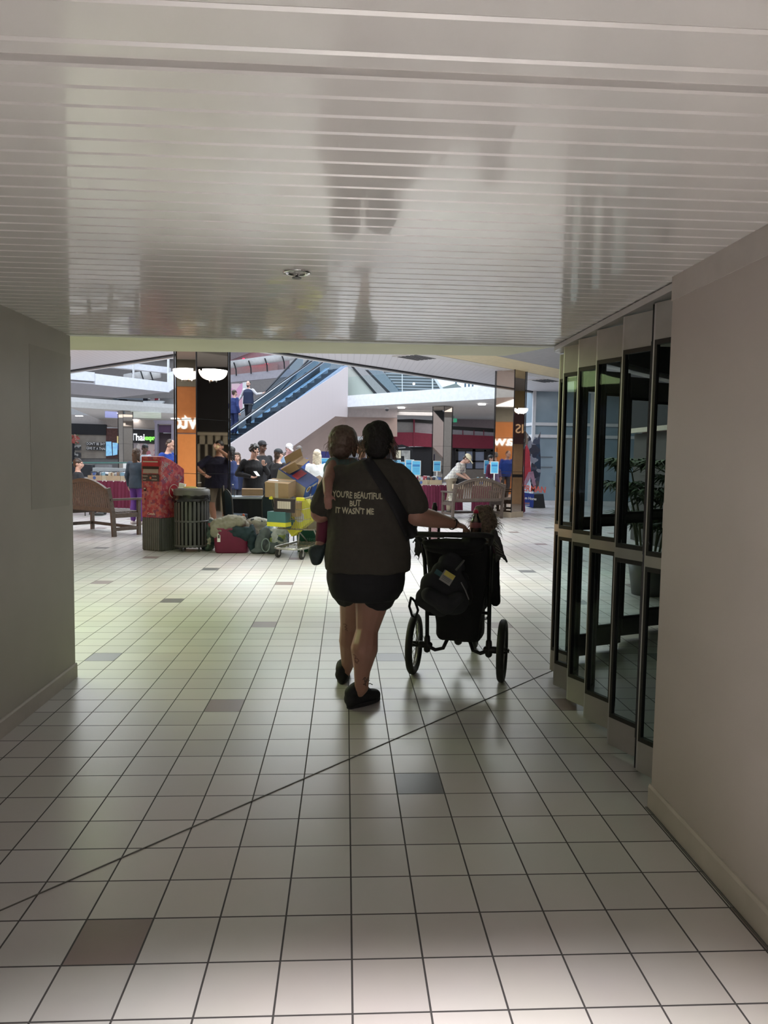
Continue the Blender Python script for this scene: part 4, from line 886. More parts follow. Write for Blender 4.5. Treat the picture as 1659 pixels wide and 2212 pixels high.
mx_ = nt.nodes.new('ShaderNodeMix'); mx_.data_type = 'RGBA'; mx_.inputs[6].default_value = (.78,.76,.70,1); mx_.inputs[7].default_value = (.25,.20,.26,1); mx_.clamp_factor = True
sc_ = nt.nodes.new('ShaderNodeMath'); sc_.operation = 'MULTIPLY'; sc_.inputs[1].default_value = .5; nt.links.new(prev, sc_.inputs[0]); nt.links.new(sc_.outputs[0], mx_.inputs[0]); nt.links.new(mx_.outputs[2], bb_.inputs['Base Color'])
pb = stand(975,17.2)
t, hp, S3, up, AR, Rh = person('man in cream cap, plaid shirt and khaki trousers bending over the book table', pb, R_(62), 1.78, 1.12, topmat=pm, sleeve='short', hair='brown', style='short', lean=38, head=(22,0), bottom=(.30,.25,.18), vox=.010,
    arms={-1:((-.24,-.26,1.04),(-.12,-.44,.93)), 1:((.24,-.26,1.04),(.10,-.46,.92))}); cap_hat(t, hp, S3, Rh, (.80,.72,.52))
t, hp, S3, up, AR, Rh = person('person in maroon top standing beside the right-hand mirrored pillar', stand(1060,19.4), R_(60), 1.62, 1.1, top=(.10,.015,.05), hair='black', style='short', vox=.014)
t, hp, S3, up, AR, Rh = person('boy in mauve T-shirt leaning on the book table, seen mirrored in the pillar', (.95,15.6,0), R_(-100), 1.50, .85, top=(.16,.12,.26), sleeve='short', hair='black', style='short', lean=22, bottom=(.1,.1,.12), vox=.014)
# ---- man with a cup, seen only mirrored in the left pillar
t, hp, S3, up, AR, Rh = person('heavy man in navy T-shirt drinking from a cup, seen mirrored in the pillar', (.22,9.22,0), R_(-80), 1.76, 1.6, top=(.014,.016,.045), sleeve='short', hair='black', style='short', bottom=(.30,.27,.22), legs='short', vox=.010, sk=skin2,
    arms={1:((.36,-.22,1.18),(.10,-.40,1.05)), -1:((-.34,-.26,1.36),(-.08,-.22,1.53))}, head=(-6,0))
R80 = Matrix.Rotation(R_(-80),3,'Z'); s_ = 1.76/1.72
MB2 = MB(); o = text_mesh('Nationals', .11, .002, .002, 'CENTER', 1.2); 
cp = thing('paper_cup', 'paper cup at the mouth of the man mirrored in the pillar', 'cup', Vector((.22,9.22,0))+R80@(Vector((-.03,-.20,1.56))*s_)); cp.rotation_euler = (R_(-60),0,R_(-80)); MB().lathe([(0,-.05),(.028,-.05),(.040,.05),(.037,.05),(.026,-.046),(0,-.046)]).build('cup_wall', mat('cup_paper', (.55,.42,.22), .6), cp, True)
# ---- two men on the escalator
def on_esc(s_m, off): q = ep(s_m, off); return (q.x, q.y, zt(s_m)+.02)
t, hp, S3, up, AR, Rh = person('man in navy suit with back turned on the escalator', on_esc(.55,.62), R_(135), 1.80, 1.12, top=(.02,.035,.14), hair='brown', style='short', bottom=(.015,.025,.09), vox=.014)
t, hp, S3, up, AR, Rh = person('bearded man in navy vest and white shirt looking back from the escalator', on_esc(1.25,.66), R_(-15), 1.80, 1.05, top=(.62,.60,.62), hair='black', style='balding', bottom=(.02,.02,.03), vox=.012, step=.2,
    arms={-1:((-.30,.05,1.15),(-.42,.0,.95)), 1:((.32,.05,1.20),(.55,.05,1.24))})
V = MB(); g=.036; V.loft([(S3(up(0,0,-.10)),.225,.18),(S3(up(0,0,.05)),.215,.17),(S3(up(0,-.01,.2)),.20,.165),(S3(up(0,-.01,.34)),.215,.165),(S3(up(0,0,.43)),.18,.12),(S3(up(0,0,.475)),.07,.075)]); blob(V, 'vest', mat('navy_vest', (.015,.022,.06), .8), t, .012, 3)
V = MB(); V.ell(S3(hp(0,-.045,-.075)), (.05,.05,.045), Rh); blob(V, 'beard', hairm['black'], t, .008, 1)
# ================================================================== benches, seen from behind
slatm = mat('bench_slat_wood', (.12,.08,.058), .4, scale=30, var=.25)
def bench(label, a, b, face):
    """a, b: rear legs on the floor; face: unit direction the sitter looks"""
    a = Vector((*a,0)); b = Vector((*b,0)); L = (b-a).length; f = Vector((*face,0)); ang = math.atan2((b-a).y,(b-a).x)
    t = thing('park_bench', label, 'bench', a, ang); sg = 1 if (Matrix.Rotation(-ang,3,'Z')@f).y > 0 else -1
    Y = lambda y: sg*y
    top = lambda x: .78+.20*math.sin(math.pi*max(0,min(1,x/L)))**.8
    fr = MB(); N = 18
    pts = [(x, Y(-.08-.0), top(x)) for x in [L*i/N for i in range(N+1)]]
    for i in range(N): fr.bar(pts[i], pts[i+1], .05, .065)
    fr.bar((0,Y(-.01),.47),(L,Y(-.01),.47),.045,.075); 
    fr.build('back_frame', wood, t)
    for i in range(22):
        x = .06+(L-.12)*i/21; m_ = MB(); m_.bar((x,Y(-.015),.48),(x,Y(-.078),top(x)-.01),.038,.014, up=(0,1,0)); m_.build('back_slat', slatm, t)
    for x in (0,L):
        m_ = MB(); m_.bar((x,Y(.03),0),(x,Y(0),.45),.055,.07,up=(0,1,0)); m_.bar((x,Y(0),.44),(x,Y(-.08),.86),.055,.07,up=(0,1,0)); m_.build('leg', wood, t)
        m_ = MB(); m_.bar((x,Y(.53),0),(x,Y(.53),.64),.055,.06,up=(0,1,0)); m_.build('leg', wood, t)
        m_ = MB(); m_.bar((x,Y(-.05),.655),(x,Y(.60),.655),.075,.035); m_.build('armrest', wood, t)
        m_ = MB(); m_.bar((x,Y(.02),.37),(x,Y(.53),.37),.045,.08); m_.bar((x,Y(.02),.13),(x,Y(.53),.13),.04,.06); m_.build('side_rail', wood, t)
    m_ = MB(); 
    for k in range(7): m_.bar((0,Y(.05+k*.078),.425),(L,Y(.05+k*.078),.425),.06,.022)
    m_.build('seat', wood, t); MB().bar((0,Y(.53),.13),(L,Y(.53),.13),.04,.055).build('stretcher', wood, t)
    return t
bench('dark slatted wooden bench at the left, its arched back to us', (-5.25,11.6), (-4.1,10.65), (.64,.77))
bench('slatted wooden bench with arched back in front of the right-hand book table', (2.58,15.12), (3.88,15.60), (-.33,.94))
# ================================================================== red mailbox
red = patches('mailbox_print', [(.42,.045,.07),(.50,.09,.11),(.34,.03,.06),(.46,.16,.17),(.26,.06,.12),(.40,.05,.07),(.50,.10,.10)], 22., .45)
redp = mat('mailbox_red', (.45,.025,.045), .4)
mx = thing('mailbox', 'red patterned steel street mailbox on a dark grey slatted base beside the litter bin', 'mailbox', (-3.12,8.94,0), R_(-30))
W, Dp = .39, .50
MB().prism([(0,0,.50),(0,0,1.42),(0,.06,1.43),(0,.22,1.375),(0,.38,1.30),(0,Dp,1.235),(0,Dp,.50)], (W,0,0)).build('body', [red], mx, bevel=.008)
m_ = MB(); m_.prism([(0.01,.01,0),(0.01,Dp-.01,0),(W-.01,Dp-.01,0),(W-.01,.01,0)], (0,0,.50)); 
m_.build('base', mat('ribbed_base_grey', (.07,.07,.075), .5), mx)
m_ = MB()
for k in range(9): m_.span((.012+k*.0385,-.006,.01),(.012+k*.0385+.030,.012,.495))
for k in range(10): m_.span((W-.012,.03+k*.047,.01),(W+.004,.03+k*.047+.036,.495))
m_.build('base_ribs', mat('rib_grey', (.115,.112,.115), .5), mx)
m_ = MB(); m_.span((.03,-.012,1.27),(W-.03,.004,1.37)); m_.build('posting_hood', redp, mx, bevel=.004)
MB().span((.045,-.014,1.335),(W-.045,-.008,1.355)).build('hood_strip', mat('pale_strip', (.50,.45,.43), .4), mx)
MB().span((.035,-.016,1.235),(W-.035,-.006,1.275)).build('slot_shadow', black, mx)
MB().prism([(.045,-.018,1.17),(.045,-.004,1.235),(.045,.0,1.17)], (W-.09,0,0)).build('posting_flap', mat('flap_grey_pink', (.42,.33,.32), .4), mx)
MB().span((.03,-.010,1.05),(W-.03,.002,1.155)).build('label_plate', mat('dark_label_plate', (.06,.045,.055), .5), mx)
tw = mat('pale_print', (.62,.52,.50), .6)
for i, (s_, x, z) in enumerate((('CANADA',.085,1.118),('POST',.075,1.068),('POSTES',.27,1.118),('CANADA',.27,1.068))): text('plate_text', s_, .026, tw, mx, (x,-.0125,z), ext=.001)
MB().ell((W/2,-.012,1.10),(.020,.004,.022),n=12,k=6).build('bird_mark', mat('orange_red_mark', (.7,.12,.08), .5), mx)
text('word_mark', 'Canada', .050, mat('white_print', (.80,.72,.70), .6), mx, (W/2,-.003,.545), ext=.001)
MB().span((.055,-.008,.90),(.095,.0,.95)).build('lock_plate', black, mx); MB().span((.058,-.013,.93),(.092,-.006,.948)).build('lock_lid', tw, mx); MB().cyl((.07,-.006,.78),(.07,.002,.78),.010).build('key_hole', black, mx)
# side print: letters along a slant, ring with wing mark
def side_text(s_, size, y, z, m__, ang=0, name='side_letters'):
    q = text_mesh(s_, size, .001, 0, 'LEFT', 1.); q.xf(Matrix.Translation((W+.002,y,z)) @ Euler((R_(90),0,R_(90))).to_matrix().to_4x4() @ Matrix.Rotation(ang,4,'Z')); q.build(name, m__, mx)
gpz = mat('grey_print', (.40,.36,.38), .6); bpz = mat('blue_print', (.03,.16,.30), .6); ppz = mat('peach_print', (.50,.20,.16), .6)
side_text('NM', .085, .015, 1.30, gpz, R_(-10)); side_text('EP9A', .085, .03, 1.19, gpz, R_(38)); side_text('M3X', .07, .02, 1.13, gpz, R_(-50)); side_text('V1X', .07, .17, 1.13, bpz, R_(38)); side_text('1ST', .05, .25, 1.10, ppz, R_(-40)); side_text('P3T', .05, .36, 1.14, gpz, R_(-55)); side_text('3T', .05, .06, .86, ppz, R_(-40)); side_text('HAM', .05, .37, 1.02, gpz, R_(38)); side_text('1N', .05, .04, .78, gpz, R_(38))
m_ = MB(); m_.tube([(W+.003, .27+.10*math.cos(k/20*6.283), .90+.10*math.sin(k/20*6.283)) for k in range(20)], .005, 6, closed=True); m_.build('ring_mark', tw, mx)
MB().cyl((W-.002,.27,.90),(W+.002,.27,.90),.092,n=28).build('ring_field', redp, mx)
MB().prism([(W+.004,.20,.95),(W+.004,.27,.925),(W+.004,.34,.92),(W+.004,.30,.88),(W+.004,.27,.86)], (.002,0,0)).build('wing_mark', mat('cream_mark', (.60,.48,.40), .6), mx)
# ================================================================== litter bin with tray on top
bn_ = thing('litter_bin', 'dark grey slatted round litter bin in front of the mirrored pillar', 'litter bin', (-2.36,8.90,0))
r0 = .255
m_ = MB()
for k in range(26):
    q = k/26*2*math.pi; c, s_ = math.cos(q), math.sin(q); m_.box((c*r0,s_*r0,.45),(.008,.036,.76),rz=q)
m_.build('slats', darkgrey, bn_)
m_ = MB()
for z in (.09,.46,.80):
    m_ = MB(); m_.lathe([(r0-.008,z-.014),(r0+.006,z-.014),(r0+.006,z+.014),(r0-.008,z+.014),(r0-.008,z-.014)],n=32); m_.build('hoop', darkgrey, bn_, True)
MB().lathe([(0,.10),(r0-.03,.10),(r0-.03,.82),(0,.82)],n=24).build('liner', black, bn_, True)
MB().lathe([(r0+.012,.845),(r0+.016,.86),(r0+.014,.93),(r0-.01,.945),(.15,.945),(.15,.90)],n=32).build('rim_lid', mat('lid_grey', (.13,.125,.12), .45), bn_, True)
bg = MB(); random.seed(9); k_ = 32; vs = []; 
for i, (r, z) in enumerate(((r0+.012,.855),(r0+.02,.82),(r0+.022,.775),(r0+.006,.75))):
    for j in range(k_): q = j/k_*6.283; vs.append(((r+random.uniform(-.008,.012))*math.cos(q),(r+random.uniform(-.008,.012))*math.sin(q), z+random.uniform(-.018,.018)*(i > 0)))
bg.add(vs, [(i*k_+j,i*k_+(j+1)%k_,(i+1)*k_+(j+1)%k_,(i+1)*k_+j) for i in range(3) for j in range(k_)]); bg.build('bin_bag_edge', mat('black_bag', (.01,.01,.012), .25), bn_, True)
for k in range(4): q = math.pi/4+k*math.pi/2; MB().cyl((math.cos(q)*.19,math.sin(q)*.19,0),(math.cos(q)*.19,math.sin(q)*.19,.09),.014).build('leg', darkgrey, bn_)
ty = thing('food_tray', 'white paper tray lying on top of the round litter bin', 'tray', (-2.35,8.87,.946)); MB().loft([((0,0,.0),.19,.12),((0,0,.012),.205,.135)],pw=5).build('tray', paper, ty)
pn = thing('paper_bag', 'crumpled white paper on the tray on the litter bin', 'paper', (-2.50,8.90,.958)); m_ = MB(); m_.prism([(-.06,0,0),(.05,0,0),(.03,0,.02),(.04,0,.05),(-.05,0,.07)],(0,.09,0)); m_.build('sheet', paper, pn)
yl = thing('yellow_wrapper', 'flat yellow food wrapper on the tray on the litter bin', 'wrapper', (-2.37,8.86,.958)); MB().loft([((0,0,0),.11,.05),((0,0,.015),.10,.045),((0,0,.022),.06,.03)]).build('sheet', mat('mustard_wrap', (.62,.50,.15), .5), yl)
# ================================================================== cooler with clothes, bags
mag = mat('magenta_plastic', (.20,.015,.055), .4)
co = thing('storage_tote', 'dark magenta plastic tub heaped with clothes on the floor', 'tub', (-1.735,8.78,0), R_(8))
MB().loft([((0,0,0),.235,.165),((0,0,.02),.25,.18),((0,0,.34),.275,.205),((0,0,.36),.285,.215),((0,0,.38),.285,.215)],n=32,pw=5).build('tub', mag, co, True)
MB().box((-.19,-.196,.24),(.045,.006,.13),rz=0,R=Matrix.Rotation(R_(-6),3,'X')).build('sticker', paper, co); MB().box((-.19,-.200,.255),(.028,.004,.05),R=Matrix.Rotation(R_(-6),3,'X')).build('sticker_print', darkgrey, co)
def heap(name, label, cat, c, m__, prims, wr=.03, group=None, vox=.012):
    t = thing(name, label, cat, c); B = MB()
    for p in prims: B.ell(p[0], p[1], Euler(p[2]).to_matrix() if len(p) > 2 else None)
    blob(B, 'cloth', m__, t, vox, 2, wr, .07); return t
oli = mat('olive_cloth', (.26,.24,.19), .85, bump=.2); tealc = mat('dark_teal_cloth', (.015,.035,.045), .8, bump=.2)
heap('coat', 'olive beige coat heaped on the magenta tub', 'coat', (-1.76,8.76,.40), oli, [((.02,0,.07),(.19,.17,.09)),((-.17,-.06,.0),(.12,.12,.13),(0,.5,0)),((.14,-.04,.06),(.12,.14,.10)),((-.20,-.17,-.07),(.07,.05,.10)),((-.05,-.17,.0),(.18,.04,.07),(0,-.3,0)),((.24,.02,-.02),(.05,.10,.09))], .04)
heap('sweater', 'dark teal sweater spilling over the front of the magenta tub', 'sweater', (-1.66,8.60,.32), tealc, [((.05,.0,.0),(.17,.05,.08),(0,.3,0)),((.16,.0,-.02),(.09,.05,.11)),((.24,.05,-.10),(.07,.08,.22)),((-.06,.0,.04),(.12,.04,.05))], .04)
pa = patches('leafy_bag_print', [(.03,.05,.05),(.08,.12,.10),(.40,.38,.33),(.02,.04,.06),(.25,.03,.05),(.05,.08,.08)], 14.)
heap('shopping_bag', 'dark patterned shopping bag between the litter bin and the magenta tub', 'bag', (-2.10,8.95,.22), pa, [((0,0,0),(.12,.14,.22)),((0,0,.16),(.13,.13,.12)),((-.02,-.06,-.14),(.10,.10,.09))], .05)
pb_ = patches('spotted_bag_print', [(.45,.44,.38),(.40,.38,.34),(.05,.06,.06),(.38,.37,.31),(.44,.42,.36)], 18.)
heap('shopping_bag', 'pale spotted shopping bag standing behind the magenta tub', 'bag', (-1.40,9.20,.24), pb_, [((0,0,0),(.19,.12,.24)),((0,0,.16),(.21,.12,.10))], .03)
ob = thing('orange_bottle', 'orange bottle neck sticking out of the pale spotted bag', 'bottle', (-1.58,9.10,.40), 0); m_ = MB(); m_.cap((0,0,.0),(-.03,0,.14),.022,.018); m_.build('neck', mat('orange_plastic', (.50,.09,.03), .4), ob, True)
pc_ = patches('bright_bag_print', [(.25,.35,.45),(.45,.48,.50),(.06,.10,.12),(.30,.36,.12),(.10,.20,.30),(.50,.52,.55)], 13.)
heap('shopping_bag', 'crumpled light blue plastic bag beside the shopping cart', 'bag', (-1.08,8.75,.20), pc_, [((0,0,0),(.20,.14,.17)),((.08,0,.13),(.15,.10,.08)),((-.08,-.03,.12),(.10,.08,.12))], .05)
heap('tote_bag', 'grey teal tote bag slumped on the floor left of the cart', 'bag', (-1.26,8.62,.20), mat('grey_teal_canvas', (.10,.12,.13), .8), [((0,0,0),(.10,.09,.22),(0,.35,0)),((.16,.0,-.12),(.14,.10,.09)),((-.06,0,-.16),(.12,.09,.05))], .03)
m_ = MB(); m_.tube([(-1.20+.06*math.cos(q),8.50,.14+.10*math.sin(q)) for q in [k/12*6.283 for k in range(12)]],.008,6,closed=True); tag(m_.build('bag_handle', mat('pale_strap', (.25,.32,.33), .6)), 'loop handle of a tote bag hanging beside the cart', 'strap')
gbg = thing('green_bag', 'dark green reusable bag standing on the floor behind the cart', 'bag', (-.55,8.95,0)); m_ = MB(); m_.loft([((0,0,0),.21,.11),((0,0,.30),.23,.12),((.02,0,.38),.20,.07)],pw=4); m_.build('bag_body', mat('green_nonwoven', (.008,.09,.05), .7), gbg, True); text('print', 'save', .08, mat('pale_green_print', (.10,.25,.17), .6), gbg, (0,-.125,.18), ext=.001)
# ================================================================== shopping cart full of boxes
wire = mat('dull_wire', (.33,.29,.20), .4, .6); tubem = mat('galvanised_tube', (.45,.44,.40), .35, .7)
ct_ = thing('shopping_cart', 'wire shopping cart with yellow corner caps and loaded with cardboard boxes', 'shopping cart', (-.86,8.02,0), R_(-28))
# local: x to the right/along, y away
Lc, Wc = 1.02, .50; top0, bot0 = .86, .42
def wirequad(a, b, c, d, nv, nh, r=.0035):   # a-b bottom edge, d-c top edge
    m_ = MB(); a, b, c, d = map(Vector, (a,b,c,d))
    for k in range(nv+1): t_ = k/nv; m_.tube([a.lerp(b,t_), d.lerp(c,t_)], r, 5)
    for k in range(nh+1): t_ = k/nh; m_.tube([a.lerp(d,t_), b.lerp(c,t_)], r*1.5, 5)
    return m_
F = [(-Wc/2,0,top0),(Wc/2,0,top0),(Wc/2,Lc,top0+.10),(-Wc/2,Lc,top0+.10)]; G = [(-Wc/2+.03,.10,bot0),(Wc/2-.03,.10,bot0),(Wc/2-.03,Lc,bot0-.04),(-Wc/2+.03,Lc,bot0-.04)]
wirequad(G[0],G[1],F[1],F[0],14,3).build('front_grid', wire, ct_); wirequad(G[1],G[2],F[2],F[1],26,3).build('side_grid', wire, ct_); wirequad(G[3],G[0],F[0],F[3],26,3).build('side_grid', wire, ct_); wirequad(G[2],G[3],F[3],F[2],14,3).build('rear_gate', wire, ct_); wirequad(G[0],G[1],G[2],G[3],14,10).build('basket_floor', wire, ct_)
m_ = MB(); m_.tube([Vector(p) for p in F], .009, 8, closed=True); m_.build('basket_rim', tubem, ct_, True)
m_ = MB(); m_.tube([(-.20,.02,.15),(-.23,.08,.155),(-.25,.3,.16),(-.27,.95,.17),(-.27,1.05,.25),(-.24,1.06,.40),(-.22,1.0,.40)],.014,8); m_.tube([(.20,.02,.15),(.23,.08,.155),(.25,.3,.16),(.27,.95,.17),(.27,1.05,.25),(.24,1.06,.40),(.22,1.0,.40)],.014,8); m_.tube([(-.20,.02,.15),(-.12,-.03,.15),(.12,-.03,.15),(.20,.02,.15)],.015,8)
m_.tube([(-.02,.35,.17),(-.02,.38,.40)],.014,8); m_.tube([(.10,.75,.17),(.15,.5,.40)],.010,8); m_.tube([(-.10,.75,.17),(-.15,.5,.40)],.010,8); m_.build('base_frame', tubem, ct_, True)
m_ = MB()
for k in range(7): x = -.18+k*.06; m_.tube([(x,.04,.158),(x,.95,.17)],.004,5)
m_.tube([(-.23,.35,.165),(.23,.35,.165)],.005,5); m_.tube([(-.24,.7,.168),(.24,.7,.168)],.005,5); m_.build('lower_rack', wire, ct_)
for x, y in ((-.20,.10),(.20,.10),(-.25,.92),(.25,.92)):
    w_ = MB(); w_.cyl((x-.016,y,.062),(x+.016,y,.062),.062,n=22); o = w_.build('castor', mat('rubber_tyre', (.03,.028,.025), .5), ct_, bevel=.004)
    MB().cyl((x-.019,y,.062),(x+.019,y,.062),.026).build('wheel_hub', tubem, o); q = MB(); q.bar((x-.022,y,.065),(x-.022,y,.145),.004,.03,up=(0,1,0)); q.bar((x+.022,y,.065),(x+.022,y,.145),.004,.03,up=(0,1,0)); q.box((x,y,.143),(.05,.04,.012)); q.build('fork', tubem, o)
MB().box((-Wc/2+.0,-.0,top0+.005),(.06,.05,.05)).build('corner_cap', mat('yellow_plastic', (.72,.66,.04), .4), ct_, bevel=.01); MB().box((Wc/2-.02,-.0,top0+.0),(.12,.05,.05)).build('corner_cap', MATS['yellow_plastic'], ct_, bevel=.01)
MB().box((-.02,-.018,top0-.10),(.34,.02,.19)).build('advert_frame', mat('dark_brown_frame', (.035,.025,.03), .5), ct_, bevel=.004); MB().box((-.02,-.030,top0-.09),(.22,.006,.105)).build('advert_card', stripes('ruled_card', (.62,.55,.48), (.30,.25,.22), 34., 'X', .6, .72), ct_)
def carton(label, px, py, Y, dims, eul, m__, fold=None, name='cardboard_box'):
    p = at(px,py,Y=Y); t = thing(name, label, 'box', p); t.rotation_euler = [R_(a) for a in eul]
    w_, d_, h_ = dims; MB().box((0,0,0),dims).build('carton', m__, t, bevel=.004)
    return t
b1 = carton('taped brown cardboard box resting on the front rim of the cart', 606, 1055, 8.2, (.36,.28,.22), (10,3,-18), card)
MB().box((0,0,.111),(.364,.05,.003)).build('packing_tape', mat('clear_tape', (.42,.36,.30), .15, coat=.6), b1); MB().box((0,-.141,0),(.05,.003,.222)).build('packing_tape', MATS['clear_tape'], b1)
b2 = carton('large blue and cream food carton tilted on top of the cart load', 641, 1040, 8.55, (.62,.36,.34), (28,30,-24), mat('cream_carton', (.62,.56,.45), .6)); 
b2.scale = (.84,.84,.84)
blue = mat('blue_carton_print', (.02,.12,.52), .5)
MB().box((.312,0,0),(.006,.362,.342)).build('printed_side', blue, b2); MB().box((0,0,.172),(.622,.362,.004)).build('printed_top', mat('navy_carton_top', (.03,.05,.20), .5), b2)
MB().box((-.19,0,.1755),(.20,.30,.003)).build('pink_panel', mat('pink_print', (.72,.55,.62), .6), b2); MB().box((.02,0,.1755),(.13,.26,.003)).build('red_panel', mat('red_print', (.50,.04,.07), .6), b2)
m_ = MB(); m_.cyl((.314,-.09,.09),(.318,-.09,.09),.062,n=20); m_.build('bowl_picture', paper, b2); m_ = MB(); m_.cyl((.318,-.09,.09),(.321,-.09,.09),.045,n=16); m_.build('food_picture', mat('food_brown', (.35,.22,.08), .6, var=.5, scale=60), b2)
m_ = MB(); m_.box((.317,.06,.10),(.003,.18,.05)); m_.build('light_band', mat('pale_band', (.60,.58,.50), .6), b2); m_ = MB(); m_.box((.318,.0,.02),(.004,.05,.17)); m_.build('text_panel', mat('deep_navy', (.02,.03,.14), .5), b2); MB().cyl((.315,.03,-.12),(.319,.03,-.12),.022).build('round_mark', paper, b2)
b3 = carton('open brown cardboard box lying on top of the tilted blue carton', 632, 1008, 8.5, (.33,.25,.12), (24,-24,-34), card)
MB().box((.0,.155,.10),(.33,.010,.14),R=Matrix.Rotation(R_(-28),3,'X')).build('open_flap', card, b3); MB().box((.20,.0,-.01),(.11,.24,.008),R=Matrix.Rotation(R_(38),3,'Y')).build('open_flap', card, b3)
b4 = carton('brown cardboard box leaning at the back of the cart load', 692, 1054, 8.75, (.30,.24,.20), (15,35,-20), card)
b5 = carton('flat brown box lying inside the cart under the taped box', 640, 1098, 8.45, (.36,.60,.20), (0,0,-28), card)
b6 = carton('yellow printed snack carton standing slanted inside the cart', 650, 1118, 8.32, (.52,.14,.30), (0,-38,-24), mat('yellow_carton', (.72,.68,.05), .5))
MB().cyl((.02,-.071,.0),(.02,-.075,.0),.075,n=24).build('pale_disc', mat('lilac_disc', (.55,.55,.58), .5), b6); m_ = MB(); m_.box((-.17,-.073,.03),(.17,.006,.12),R=Matrix.Rotation(R_(-20),3,'Y')); m_.build('teal_label', mat('teal_label', (.03,.16,.20), .5), b6)
b7 = carton('small green and yellow carton at the front of the cart basket', 603, 1120, 8.12, (.30,.16,.20), (0,0,-26), mat('teal_carton', (.06,.16,.17), .5)); MB().box((0,0,-.08),(.304,.164,.06)).build('yellow_stripe', MATS['yellow_carton'], b7)
b8 = carton('grey beige carton at the rear bottom of the cart basket', 672, 1132, 8.6, (.34,.20,.18), (0,0,-24), mat('grey_beige_carton', (.36,.33,.27), .7))
# ================================================================== folding table with black cloth, chairs behind
ft = thing('folding_table', 'folding table under a dark cloth behind the clothes heap', 'table', (-1.75,10.55,0), R_(6))
MB().box((0,0,.735),(1.25,.60,.03)).build('table_top', mat('grey_table', (.36,.40,.42), .4), ft); m_ = MB(); N = 40; vs = []
for j, z in enumerate((.72,.35,.06)):
    for i in range(N): x = -.62+1.24*i/(N-1); vs.append((x,-.28+(.015*j)*math.sin(i*1.3)+.01*j,z))
m_.add(vs,[(j*N+i,j*N+i+1,(j+1)*N+i+1,(j+1)*N+i) for j in range(2) for i in range(N-1)]); m_.build('hanging_cloth', mat('near_black_cloth', (.012,.014,.016), .9), ft, True)
for x in (-.55,.55):
    for y in (-.22,.22): MB().tube([(x*.9,y,0),(x,y,.72)],.012,6).build('leg', MATS['grey_table'], ft)
bxx = carton('low brown box on the folding table', 545, 1063, 10.5, (.36,.24,.12), (0,0,8), card, name='cardboard_box')
wb = thing('water_bottle', 'clear water bottle on the folding table by the pillar edge', 'bottle', (at(503,1060,Y=10.4).x,10.4,.75)); MB().lathe([(0,0),(.032,0),(.034,.02),(.034,.13),(.028,.16),(.013,.19),(.013,.20)],n=16).build('bottle_wall', glass('clear_plastic', (.85,.9,.92), .3, .1), wb, True); MB().cyl((0,0,.20),(0,0,.215),.015).build('cap', paper, wb)
def chair(label, x, y, rz, back=tealc, group=None):
    t = thing('stacking_chair', label, 'chair', (x,y,0), rz, group); m_ = MB()
    q = [(.21*math.cos(a), .22, .70+.22*math.sin(a)) for a in [k/10*math.pi for k in range(11)]]; pts = [(.21,.2,.48)]+q+[(-.21,.2,.48)]
    m_.prism([(p[0],p[1],p[2]) for p in pts], (0,.03,0)); m_.build('backrest', back, t, True, .01); MB().tube([(.215,.215,0)]+[(p[0]*1.05,p[1],p[2]*1.01) for p in pts]+[(-.215,.215,0)],.012,6).build('frame', darkgrey, t, True)
    MB().box((0,0,.46),(.42,.42,.05)).build('seat', back, t, bevel=.015)
    for sx in (-1,1): MB().cyl((sx*.2,-.2,0),(sx*.2,-.19,.45),.011).build('leg', darkgrey, t)
    return t
chair('dark teal stacking chair with rounded back behind the cart', -1.12, 9.75, R_(170), mat('teal_upholstery', (.015,.03,.045), .7))
chair('dark stacking chair by the pillar edge, mirrored in the pillar', -1.95, 9.95, R_(150), MATS['teal_upholstery'])
# ================================================================== book tables
def skirted(label, a, b, depth, h=.75, pale=None):
    a = Vector((*a,0)); b = Vector((*b,0)); L = (b-a).length; ang = math.atan2((b-a).y,(b-a).x)
    t = thing('skirted_table', label, 'table', a, ang); MB().span((0,0,h-.03),(L,depth,h)).build('table_top', offw, t)
    m_ = MB(); path = [(x,0,0,-1) for x in [L*i/90 for i in range(91)]]+[(L,y,1,0) for y in [depth*i/20 for i in range(1,21)]]; vs = []
    for j, z in enumerate((h-.005,h-.10,.30,.03)):
        for i, (x,y,nx,ny) in enumerate(path): o_ = (.004+.012*j)*(.6+math.sin(i*1.9)+.4*math.sin(i*.7)); vs.append((x+nx*o_,y+ny*o_,z))
    N = len(path); m_.add(vs,[(j*N+i,j*N+i+1,(j+1)*N+i+1,(j+1)*N+i) for j in range(3) for i in range(N-1)])
    m_.build('pleated_skirt', maroon, t, True)
    for x in (.1,L-.1): MB().cyl((x,depth*.5,0),(x,depth*.5,h-.03),.02).build('leg', darkgrey, t)
    return t, a, ang, L
bookcols = [(.70,.70,.68),(.10,.16,.36),(.45,.06,.08),(.60,.52,.38),(.06,.07,.09),(.25,.42,.52),(.62,.62,.66),(.33,.22,.15),(.75,.70,.55),(.40,.45,.60)]
bmats = [mat('book_cover_%d' % i, c, .5) for i, c in enumerate(bookcols)]; pages = mat('book_pages', (.72,.68,.58), .8)
